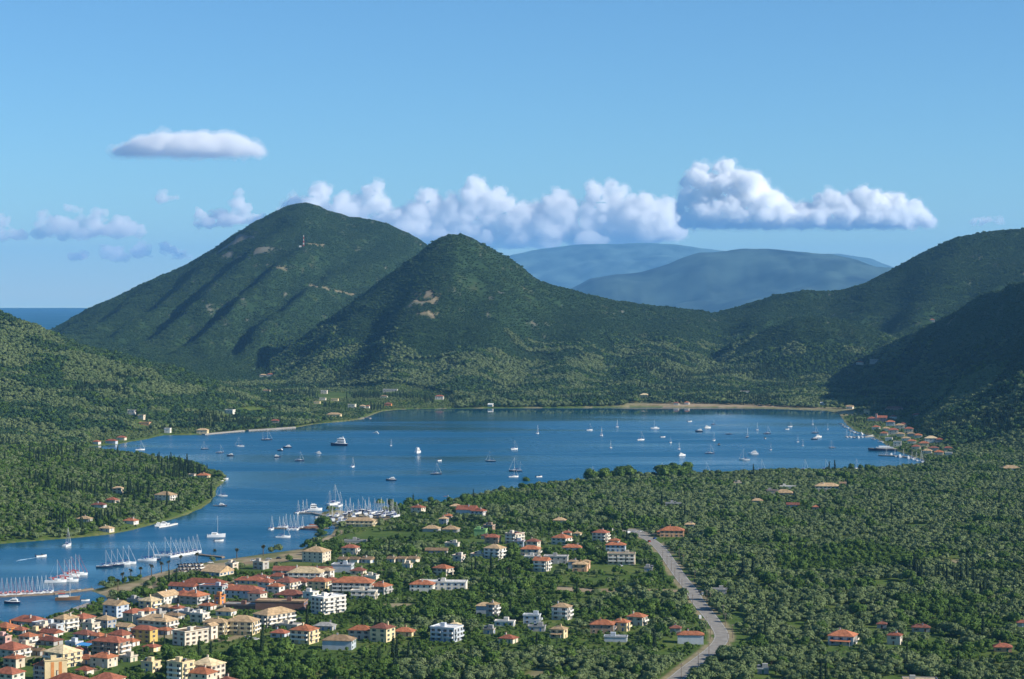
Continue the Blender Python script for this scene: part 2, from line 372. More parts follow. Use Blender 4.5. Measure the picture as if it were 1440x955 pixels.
n.links.new(c3, b.inputs['Base Color'])
bp = N(n, 'ShaderNodeBump', Strength=.5, Distance=.6); n.links.new(n2.outputs['Fac'], bp.inputs['Height']); n.links.new(bp.outputs[0], b.inputs['Normal'])
me.materials.append(gm)
tag(add('ground', me), 'green coastal plain and hills around the bay', None, None, 'structure')

# ------------------------------------------------------------------ water
def fan(name, pts_z, m):
    me = bpy.data.meshes.new(name); me.from_pydata(pts_z, [], [tuple(range(len(pts_z)))]); me.materials.append(m); return me
wm = bpy.data.materials.new('sea_water'); wm.use_nodes = True
n = wm.node_tree; b = n.nodes['Principled BSDF']
b.inputs['IOR'].default_value = 1.33; b.inputs['Specular IOR Level'].default_value = .5
geo = N(n, 'ShaderNodeNewGeometry'); mp = N(n, 'ShaderNodeMapping'); mp.inputs['Scale'].default_value = (.0022, .0075, 1)
n.links.new(geo.outputs['Position'], mp.inputs['Vector'])
slick = N(n, 'ShaderNodeTexNoise', Scale=1.0, Detail=4.0, Roughness=.55, Distortion=.6); n.links.new(mp.outputs[0], slick.inputs['Vector'])
n.links.new(ramp(n, [(.35, (.001, .066, .115)), (.6, (.001, .080, .165)), (.8, (.001, .086, .155))], slick.outputs['Fac']), b.inputs['Base Color'])
sx = N(n, 'ShaderNodeSeparateXYZ'); n.links.new(geo.outputs['Position'], sx.inputs[0])
def mrange(src, a, b_, c, d): 
    q = N(n, 'ShaderNodeMapRange'); q.inputs['From Min'].default_value = a; q.inputs['From Max'].default_value = b_; q.inputs['To Min'].default_value = c; q.inputs['To Max'].default_value = d
    n.links.new(src, q.inputs['Value']); return q.outputs[0]
def mth(op, a, b_):
    q = N(n, 'ShaderNodeMath', _operation=op)
    for k_, x_ in enumerate((a, b_)):
        if isinstance(x_, (int, float)): q.inputs[k_].default_value = x_
        else: n.links.new(x_, q.inputs[k_])
    return q.outputs[0]
breeze = mrange(slick.outputs['Fac'], .36, .62, .25, 1.0)          # wind ruffled patches and smoother lanes
lee = mth('MULTIPLY', mrange(sx.outputs['Y'], 3050, 3600, 0, 1), mrange(sx.outputs['Y'], 6000, 4200, 0, 1))   # calm water in the lee of the far hills
ruff = mth('MULTIPLY', breeze, mth('SUBTRACT', 1.0, mth('MULTIPLY', lee, .93)))
open_ = mrange(sx.outputs['Y'], 7000, 13000, 0, 1)     # the open sea is rougher than the bay
n.links.new(mth('ADD', mth('ADD', mth('MULTIPLY', ruff, .34), .03), mth('MULTIPLY', open_, .35)), b.inputs['Roughness'])
wv = N(n, 'ShaderNodeTexNoise', Scale=.25, Detail=6.0, Roughness=.7); n.links.new(geo.outputs['Position'], wv.inputs['Vector'])
bp = N(n, 'ShaderNodeBump', Distance=.6); n.links.new(mth('MULTIPLY', ruff, .7), bp.inputs['Strength']); n.links.new(wv.outputs['Fac'], bp.inputs['Height']); n.links.new(bp.outputs[0], b.inputs['Normal'])
sea_out = [(-26000,300,0),(26000,300,0),(26000,48000,0),(-4200,48000,0),(-5500,31600,0),(-26000,31600,0)]
tag(add('sea', fan('sea', sea_out, wm)), 'blue water of the bay and the open sea beyond', None, None, 'structure')

# ------------------------------------------------------------------ far mountains
def far_range(name, sil, Y0, depth, label, seed, m):
    sil = I(sil); uu = np.linspace(sil.__closure__[0].cell_contents[0] if False else 560, 1500, 220); tt = np.linspace(-1, 1, 44)
    U, T = np.meshgrid(uu, tt)
    zr = H - (sil(U) - EYE) / F * Y0
    zr = np.maximum(zr, -50)
    Y = Y0 + T * depth
    prof = np.where(T < 0, (1 + T)**1.3, (1 - T)**1.0)
    X = (U - CX) / F * Y0
    z = zr * prof + 460 * fbm(X / 1300, Y / 1300, seed, 7) * np.clip(1 - np.abs(T), 0, 1)**.5 * np.clip(np.abs(T) * 3, .15, 1) * np.clip(zr / 400, 0, 1) - 40 * (np.abs(T) > .98)
    v = np.stack([X, Y, z], -1).reshape(-1, 3); r_, c_ = U.shape
    ix = np.arange(r_ * c_).reshape(r_, c_); q = np.stack([ix[:-1, :-1], ix[:-1, 1:], ix[1:, 1:], ix[1:, :-1]], -1).reshape(-1, 4)
    me = bpy.data.meshes.new(name); me.from_pydata(v.tolist(), [], q.tolist()); me.materials.append(m)
    me.polygons.foreach_set('use_smooth', [True] * len(q))
    return tag(add(name, me), label, None, None, 'structure')
fm = mat('far_mountain_scrub', (.042, .068, .055), .95, .05, .9, .0022)
far_range('mountain', [(600,520),(700,430),(770,412),(805,404),(830,391),(870,384),(900,381),(930,374),(960,362),(985,354),(1020,351),(1050,349),(1090,350),(1130,355),(1170,357),(1210,367),(1245,381),(1280,402),(1340,440),(1500,560)], 25000, 3800, 'long hazy blue mountain seen through the gap between the hills', 5, fm)
far_range('mountain', [(560,460),(640,420),(690,372),(720,358),(760,351),(800,345),(850,342),(900,340),(940,340),(975,344),(1010,349),(1060,356),(1130,357),(1180,357),(1225,365),(1262,380),(1300,396),(1400,440),(1500,500)], 42000, 4500, 'palest far mountain range on the horizon behind the nearer blue mountain', 9, fm)

# ------------------------------------------------------------------ haze
hm = bpy.data.materials.new('haze_air'); hm.use_nodes = True
n = hm.node_tree; n.nodes.clear()
pv = n.nodes.new('ShaderNodeVolumePrincipled'); pv.inputs['Color'].default_value = (.24, .58, 1.0, 1); pv.inputs['Density'].default_value = HAZE; pv.inputs['Anisotropy'].default_value = .1
oo = n.nodes.new('ShaderNodeOutputMaterial'); n.links.new(pv.outputs[0], oo.inputs['Volume'])
hz = MB(); hz.box(-30000, 30000, -600, 50000, -60, 1300, hm)
tag(add('haze', hz.mesh('haze')), 'pale blue summer haze over the bay', None, None, 'stuff')

# ------------------------------------------------------------------ clouds: bodies of mist, far outside the haze
CY = 66000.0
def cloud_mat(name, dens):
    m = bpy.data.materials.new(name); m.use_nodes = True; n = m.node_tree; n.nodes.clear()
    v = n.nodes.new('ShaderNodeVolumePrincipled'); v.inputs['Color'].default_value = (1, 1, 1, 1); v.inputs['Density'].default_value = dens; v.inputs['Anisotropy'].default_value = .1
    o = n.nodes.new('ShaderNodeOutputMaterial'); n.links.new(v.outputs[0], o.inputs['Volume']); return m
bpy_tex = {}
def ctex(sz, depth=2):
    k = (sz, depth)
    if k not in bpy_tex:
        t = bpy.data.textures.new('billow_%d' % sz, 'CLOUDS'); t.noise_scale = sz; t.noise_depth = depth; t.noise_basis = 'BLENDER_ORIGINAL'; bpy_tex[k] = t
    return bpy_tex[k]
bm = bmesh.new(); bmesh.ops.create_icosphere(bm, subdivisions=2, radius=1); ICO_V = np.array([v.co[:] for v in bm.verts]); ICO_F = np.array([[v.index for v in f.verts] for f in bm.faces]); bm.free()
def cloud(label, heads, base, dens, seed, Y=CY, flat=.35, voxel=42, puff=1.0, n=46, amp=1.0, fringe=0):
    "heads: (u, v top, half width) in photo pixels, base: row of the flat underside"
    rg = np.random.default_rng(seed); s = Y / F
    zb = H - (base - EYE) * s; V = []; Fc = []
    for (u, vt, hw) in heads:
        X = (u - CX) * s; zt = H - (vt - EYE) * s; hh = zt - zb
        for k in range(n):
            a = rg.uniform(-1, 1); tz = rg.uniform(0, 1)**.8
            env = math.sqrt(max(0, 1 - a * a))
            r = hw * s * rg.uniform(.30, .62) * (1 - .40 * tz) * puff
            r = min(r, hh * .40 + 90)
            x = X + a * (hw * s - r * .6) * (1 - .35 * tz); z = zb + r * flat + (hh - r * (1 + flat)) * tz * (.45 + .55 * env)
            y = Y + rg.uniform(-.8, .8) * hw * s * .9
            P = ICO_V * (r * np.array([1.15, 1.1, .85 if z > zb + r else .6])) + np.array([x, y, z])
            Fc.append(ICO_F + len(ICO_V) * len(V)); V.append(P)
    V = np.concatenate(V); Fc = np.concatenate(Fc)
    V[:, 2] = np.where(V[:, 2] < zb, zb + (V[:, 2] - zb) * .25, V[:, 2])
    ctr = V.mean(0); me = bpy.data.meshes.new('cloud'); me.from_pydata((V - ctr).tolist(), [], Fc.tolist()); me.materials.append(cloud_mat('cloud_mist', dens))
    o = add('cloud', me); o.location = ctr
    md = o.modifiers.new('merge', 'REMESH'); md.mode = 'VOXEL'; md.voxel_size = voxel
    if amp:
        d1 = o.modifiers.new('billow', 'DISPLACE'); d1.texture = ctex(520); d1.strength = 330 * amp; d1.mid_level = .5
        d2 = o.modifiers.new('puffs', 'DISPLACE'); d2.texture = ctex(170); d2.strength = 215 * amp; d2.mid_level = .5
        d3 = o.modifiers.new('wisps', 'DISPLACE'); d3.texture = ctex(75); d3.strength = 90 * amp; d3.mid_level = .5
        d4 = o.modifiers.new('frays', 'DISPLACE'); d4.texture = ctex(36); d4.strength = 46 * amp; d4.mid_level = .5
    if fringe:
        f = add('fringe', me.copy(), o); f.data.materials.clear(); f.data.materials.append(cloud_mat('cloud_fringe_mist', fringe))
        md = f.modifiers.new('merge', 'REMESH'); md.mode = 'VOXEL'; md.voxel_size = voxel * 1.3
        for k_, (sz, st_, mid) in enumerate(((520, 330 * amp, .5), (260, 320, .3), (110, 170, .5), (50, 80, .5))):
            d_ = f.modifiers.new('fringe_%d' % k_, 'DISPLACE'); d_.texture = ctex(sz); d_.strength = st_; d_.mid_level = mid
    return tag(o, label, 'cloud')
cloud('tall bright white cumulus cloud with a flat base above the far blue mountain',
      [(984,221,32),(1018,222,38),(1048,236,46),(1064,254,52),(1085,272,40),(1125,282,40),(1170,268,38),(1215,262,38),(1255,268,34),(1285,280,24),(1020,275,60),(1110,290,60),(1200,288,70),(1000,250,40),(1035,262,50),(1070,285,60),(1150,285,50),(1240,282,50)], 317, .0085, 3, voxel=22, fringe=.0010)
cloud('long lumpy white cloud bank behind the two peaks',
      [(415,272,30),(450,254,28),(490,262,30),(528,251,28),(575,275,36),(605,256,26),(640,268,30),(668,243,26),(700,262,28),(745,280,40),(785,262,36),(835,252,28),(862,248,24),(900,268,34),(935,275,30)], 335, .0040, 5, Y=70000, voxel=34, fringe=.0011)
cloud('lens shaped grey and white cloud alone in the upper left sky',
      [(205,193,34),(240,184,46),(275,182,46),(310,184,42),(340,193,30),(355,203,18),(190,203,30),(250,196,60),(290,196,60)], 222, .0030, 8, Y=62000, flat=.9, n=30, puff=1.0, voxel=40, amp=.45, fringe=.0009)
cloud('faint hazy cloud cluster low over the sea at the left', [(70,288,24),(105,282,24),(140,283,22),(170,300,26),(190,308,20)], 336, .0028, 11, Y=70000, n=14, voxel=60)
cloud('small faint white cloud touching the left picture edge', [(-20,300,30),(5,292,16),(20,318,22)], 340, .0028, 12, Y=70000, n=12, voxel=60)
cloud('low faint streak of cloud just left of the big hill', [(160,338,20),(200,336,20),(235,335,18),(255,343,16),(110,350,22)], 366, .0024, 13, Y=72000, n=10, voxel=60)
cloud('small soft cloud left of the highest peak', [(335,262,20),(310,285,24),(335,290,20),(365,300,20),(285,288,14)], 318, .0035, 14, Y=71000, n=14, voxel=55)
cloud('tiny pale cloud below the lens shaped cloud', [(228,265,14),(245,270,12)], 284, .0025, 15, Y=71000, n=8, voxel=50)
cloud('pale cloud strip under the cloud bank beside the front hill', [(560,312,40),(620,318,46),(690,322,50),(760,312,50),(830,310,50),(900,312,40)], 348, .0026, 16, Y=70000, n=14, voxel=60)
cloud('little cloud puff above the right hill ridge', [(1395,300,18),(1378,303,12)], 314, .003, 17, Y=70000, n=8, voxel=45)
cloud('little cloud puff beside the right hill slope', [(1330,346,14)], 356, .003, 18, Y=70000, n=10, voxel=45)

# ------------------------------------------------------------------ road
asph = mat('worn_asphalt', (.29, .27, .24), .9, .1, .18, .25)
def strip(name, pts, w, z, m, label, u_end=1.0):
    P = [Vector((p[0], p[1], 0)) for p in pts]; vs_ = []
    for i, p in enumerate(P):
        d = (P[min(i + 1, len(P) - 1)] - P[max(i - 1, 0)]).normalized(); nn = Vector((-d.y, d.x, 0))
        ww = w(i) if callable(w) else w
        a = p + nn * ww / 2; c = p - nn * ww / 2
        vs_ += [(a.x, a.y, z), (c.x, c.y, z)]
    me = bpy.data.meshes.new(name); me.from_pydata(vs_, [], [(2 * i + 1, 2 * i, 2 * i + 2, 2 * i + 3) for i in range(len(P) - 1)]); me.materials.append(m)
    return tag(add(name, me), label, None, None, 'structure')
strip('road', [(p.x, p.y) for p in RP], 8.6, 3.3, asph, 'grey asphalt road running from the olive groves towards the camera')
park = [W(u, v, 3.2) for u, v in [(872,744),(886,747),(902,749),(916,752)]]
strip('parking_ground', park, 15, 3.26, mat('pale_gravel', (.30, .27, .22), .95, .05, .15, .3), 'pale gravel parking space at the far end of the road')
line = mat('worn_white_line', (.6, .6, .56), .8, .1)
for side, lab in ((-1, 'left'), (1, 'right')):
    pp = []
    for i, p in enumerate(RP):
        d = (RP[min(i + 1, len(RP) - 1)] - RP[max(i - 1, 0)]).normalized(); q = p + Vector((-d.y, d.x, 0)) * side * 3.9; pp.append((q.x, q.y))
    strip('road_marking', pp, .16, 3.304, line, 'thin worn white line along one edge of the asphalt road')

# ------------------------------------------------------------------ houses
WALL = {'w': ('white', (.66,.61,.53)), 'c': ('cream', (.66,.53,.31)), 'y': ('yellow', (.56,.41,.13)), 'o': ('orange', (.58,.24,.08)), 'p': ('pink', (.62,.36,.32)),
        'b': ('pale blue', (.45,.49,.53)), 'n': ('green', (.24,.42,.16)), 'k': ('grey', (.36,.35,.33)), 's': ('brown stone', (.34,.24,.17)), 'e': ('dark brown', (.20,.11,.085)), 't': ('peach', (.62,.36,.2))}
ROOF = {'o': ('orange', (.37,.14,.07)), 'r': ('red', (.28,.10,.06)), 't': ('tan', (.43,.30,.17)), 'd': ('dark red', (.20,.08,.055)), 'b': ('brown', (.25,.17,.10)), 'g': ('grey', (.36,.35,.33)), 'w': ('white', (.68,.67,.64)), 'l': ('pale cream', (.60,.47,.28)), 'k': ('concrete', (.40,.38,.35)), 'n': ('green', (.22,.40,.15))}
WV = [(.66,.62,.55), (.62,.56,.46), (.60,.52,.40), (.64,.60,.54)]
wmats = {k: mat(v[0].replace(' ', '_') + '_render', v[1], .85, .2, .10, .35) for k, v in WALL.items()}
wvar = [mat('lime_render', c_, .85, .2, .12, .35) for c_ in WV]
rmats = {k: mat(v[0].replace(' ', '_') + '_roof_tiles', v[1], .85, .15, .32, .55) for k, v in ROOF.items()}
for k, m in rmats.items():       # tile courses
    if k in 'gwkn': continue
    n = m.node_tree; b = n.nodes['Principled BSDF']; tc = n.nodes.new('ShaderNodeTexCoord'); wv = n.nodes.new('ShaderNodeTexWave')
    wv.inputs['Scale'].default_value = .9; wv.inputs['Distortion'].default_value = .4; wv.bands_direction = 'DIAGONAL'
    n.links.new(tc.outputs['Object'], wv.inputs['Vector']); bp = n.nodes.new('ShaderNodeBump'); bp.inputs['Strength'].default_value = .5; bp.inputs['Distance'].default_value = .12
    n.links.new(wv.outputs['Fac'], bp.inputs['Height']); n.links.new(bp.outputs[0], b.inputs['Normal'])
white = mat('white_paint', (.68,.66,.61), .6, .3); glassm = mat('dark_window_glass', (.025,.032,.04), .12, .5)
wood = mat('brown_wood', (.16,.085,.045), .7, .2); blue_p = mat('blue_paint', (.06,.16,.36), .6, .3); green_p = mat('green_shutter', (.05,.15,.09), .6, .3)
steel = mat('galvanised_steel', (.45,.46,.47), .45, .5); concrete = mat('concrete', (.30,.28,.25), .9, .1, .15, .4)
SHUT = [wood, green_p, blue_p, white]
WIN = {}
def window_mesh(kind, sh):
    k = (kind, sh)
    if k in WIN: return WIN[k]
    m = MB(); w, z0, z1 = {'window': (1.25, .75, 2.05), 'balcony_door': (2.0, .12, 2.15), 'door': (1.1, .05, 2.15), 'shop_front': (2.6, .1, 2.4)}[kind]
    f = SHUT[sh]
    m.box(-w / 2, w / 2, -.02, .03, z0, z1, glassm if kind != 'door' else f)
    m.box(-w / 2 - .06, -w / 2, -.07, .03, z0, z1, white); m.box(w / 2, w / 2 + .06, -.07, .03, z0, z1, white)
    m.box(-w / 2 - .09, w / 2 + .09, -.07, .03, z1, z1 + .09, white)
    if kind != 'door': m.box(-w / 2 - .12, w / 2 + .12, -.12, .03, z0 - .09, z0, white)
    if kind == 'window' and sh != 3:
        m.box(-w / 2 - .62, -w / 2 - .1, -.06, -.01, z0, z1, f); m.box(w / 2 + .1, w / 2 + .62, -.06, -.01, z0, z1, f)
    if kind != 'window' and kind != 'door': m.box(-.04, .04, -.05, -.02, z0, z1, white)
    WIN[k] = m.mesh(kind); return WIN[k]
ROOFC = {}
def roof_part(parent, rt, w, d, h, m, wm_, rg, big):
    o = .55; a, c = w / 2 + o, d / 2 + o; mb = MB(); rise = .46 * min(a, c)
    if rt == 'h' or rt == 'g':
        lo, hi = h - .12, h + .12
        if w >= d: r0, r1 = (-(a - (c if rt == 'h' else 0)), 0), ((a - (c if rt == 'h' else 0)), 0)
        else: r0, r1 = (0, -(c - (a if rt == 'h' else 0))), (0, (c - (a if rt == 'h' else 0)))
        E = [(-a,-c),(a,-c),(a,c),(-a,c)]
        v = [(x, y, lo) for x, y in E] + [(x, y, hi) for x, y in E] + [(*r0, hi + rise), (*r1, hi + rise)]
        f = [(0,1,5,4),(1,2,6,5),(2,3,7,6),(3,0,4,7),(3,2,1,0)]
        if w >= d: f += [(4,5,9,8),(6,7,8,9),(5,6,9),(7,4,8)]
        else: f += [(5,6,9,8),(7,4,8,9),(4,5,8),(6,7,9)]
        mb.poly(v, f, m)
        ro = add('roof', mb.mesh('roof'), parent)
        if rg.random() < .75 and big:
            x, y = rg.uniform(-.3, .3) * w, rg.uniform(-.25, .25) * d
            cm = MB(); cm.box(x - .4, x + .4, y - .35, y + .35, h, h + rise + 1.0, wm_); cm.box(x - .5, x + .5, y - .45, y + .45, h + rise + 1.0, h + rise + 1.15, m)
            add('chimney', cm.mesh('chimney'), ro)
        return ro
    a, c = w / 2 + .3, d / 2 + .3
    mb.box(-a, a, -c, c, h, h + .28, m)
    for x0, x1, y0, y1 in ((-a + .02, a - .02, -c + .02, -c + .22), (-a + .02, a - .02, c - .22, c - .02), (-a + .02, -a + .22, -c + .22, c - .22), (a - .22, a - .02, -c + .22, c - .22)):
        mb.box(x0, x1, y0, y1, h + .28, h + .75, wm_)
    ro = add('roof', mb.mesh('roof'), parent)
    if big:
        cm = MB(); x = rg.uniform(-.25, .25) * w; cm.box(x - 1.4, x + 1.4, -.2 * d, -.2 * d + 2.4, h + .28, h + 2.5, wm_); add('stair_hut', cm.mesh('stair_hut'), ro)
        if rg.random() < .6:
            cm = MB(); x = x - 3 if x > 0 else x + 3
            cm.poly([(x - .9, -1.2, h + .4), (x + .9, -1.2, h + .4), (x + .9, .2, h + 1.5), (x - .9, .2, h + 1.5)], [(0,1,2,3)], glassm); cm.tube((x - .9, .35, h + 1.6), (x + .9, .35, h + 1.6), .28, .28, steel, 8)
            add('solar_heater', cm.mesh('solar_heater'), ro)
    return ro
SH_ = 2.5
HOUSES = []        # x, y, reach, front clearing, height
BAL = {}
rgh = np.random.default_rng(21)
def house(u, v, wpx, ratio, st, rt, rc, wc, yaw, opt, name, label, cat):
    x, y, z = ground(u, v); s = F / y; th = R(yaw)
    wpx *= 1.1 if (u < 570 and v > 768) else 1.04
    w = wpx / (s * (abs(math.cos(th)) + ratio * abs(math.sin(th)))); d = w * ratio
    reach = (w * abs(math.sin(th)) + d * abs(math.cos(th))) / 2
    y += reach * .75; x = (u - CX) / F * y; z = float(zat(u, y)[0][0])
    h = SH_ * st + .15 + (.9 if v < 660 else 0)
    far = s < 1.15
    o = add(name, None, None, (x, y, z), th); tag(o, label, cat, 'buildings of the bay')
    HOUSES.append((x, y, max(w, d) * .5 * (abs(math.cos(th)) + .5 * abs(math.sin(th))) + .5, reach, h, 1 if 's' in opt else 0))
    m = MB(); wmt = wmats[wc] if wc != 'w' else wvar[int(rgh.integers(0, 4))]; m.box(-w / 2, w / 2, -d / 2, d / 2, -4, h - (.13 if rt in 'hg' else 0), wmt)
    if rt == 'g':
        rise = .46 * min(w / 2 + .55, d / 2 + .55) - .2; k = h - .13
        if w >= d: m.poly([(-w/2,-d/2,k),(-w/2,d/2,k),(-w/2,0,k+rise),(w/2,-d/2,k),(w/2,d/2,k),(w/2,0,k+rise)], [(0,2,1),(3,4,5)], wmt)
        else: m.poly([(-w/2,-d/2,k),(w/2,-d/2,k),(0,-d/2,k+rise),(-w/2,d/2,k),(w/2,d/2,k),(0,d/2,k+rise)], [(0,1,2),(3,5,4)], wmt)
    add('wall', m.mesh('wall'), o)
    roof_part(o, rt, w, d, h, rmats[rc], wmt, rgh, s > 1.3)
    sh = int(rgh.integers(0, 4)); step = 3.5 if not far else 4.6
    for face, L, off, rz in (('F', w, d / 2, 0), ('R', d, w / 2, R(90)), ('L', d, w / 2, R(-90))):
        a = th + rz - R(90)                       # outward direction of the face
        if math.sin(a) > -.12: continue
        if face + '0' in opt: continue
        nc = max(1, min(7, int((L - .8) / step)))
        bal = 'b' in opt and not far and (face == 'R' or 'B' in opt or (face == 'F' and st >= 3))
        for q in range(st):
            for i in range(nc):
                p = (i + .5) / nc * L - L / 2
                kd = 'balcony_door' if bal and q else 'window'
                if q == 0 and i == nc // 2 and face != 'L': kd = 'door' if face == 'F' or not bal else 'shop_front'
                if far and kd == 'door': continue
                wo_ = add(kd, window_mesh(kd, sh if not far else 3), o)
                if rz == 0: wo_.location = (p, -off, q * SH_)
                else: wo_.location = (off if face == 'R' else -off, p if face == 'R' else -p, q * SH_); wo_.rotation_euler = (0, 0, rz)
            if bal and q:
                nb = max(1, int(L / 6.5)); bl = L / nb * .84; k = (round(bl, 1), wc)
                if k not in BAL:
                    bm_ = MB(); e = bl / 2; bm_.box(-e, e, -1.35, 0, -.14, .02, white)
                    bm_.box(-e, e, -1.35, -1.25, .02, .9, wmt if rgh.random() < .5 else white); bm_.box(-e, -e + .1, -1.25, 0, .02, .9, white); bm_.box(e - .1, e, -1.25, 0, .02, .9, white)
                    BAL[k] = bm_.mesh('balcony')
                for i in range(nb):
                    p = (i + .5) / nb * L - L / 2; bo = add('balcony', BAL[k], o)
                    if rz == 0: bo.location = (p, -off, q * SH_)
                    else: bo.location = (off if face == 'R' else -off, p if face == 'R' else -p, q * SH_); bo.rotation_euler = (0, 0, rz)
    if 'C' in opt:      # a bell tower
        t = MB(); t.box(-w / 2 - 1.6, -w / 2 + 1.6, -d / 2 - 1.2, -d / 2 + 1.8, -2, h + 6, wmt); add('bell_tower', t.mesh('bell_tower'), o)
    if 'p' in opt:      # porch in front
        t = MB(); t.poly([(-w * .4, -d / 2 - 3, 2.5), (w * .4, -d / 2 - 3, 2.5), (w * .4, -d / 2 - .01, 3.0), (-w * .4, -d / 2 - .01, 3.0), (-w * .4, -d / 2 - 3, 2.65), (w * .4, -d / 2 - 3, 2.65), (w * .4, -d / 2 - .01, 3.15), (-w * .4, -d / 2 - .01, 3.15)], [(3,2,1,0),(4,5,6,7),(0,1,5,4),(1,2,6,5),(2,3,7,6),(3,0,4,7)], rmats[rc])
        for x_ in (-.38, .38): t.box(w * x_ - .12, w * x_ + .12, -d / 2 - 2.9, -d / 2 - 2.66, -1, 2.52, white)
        add('porch', t.mesh('porch'), o)
    return o
RT = {'h': '', 'g': 'gabled ', 'f': 'flat '}
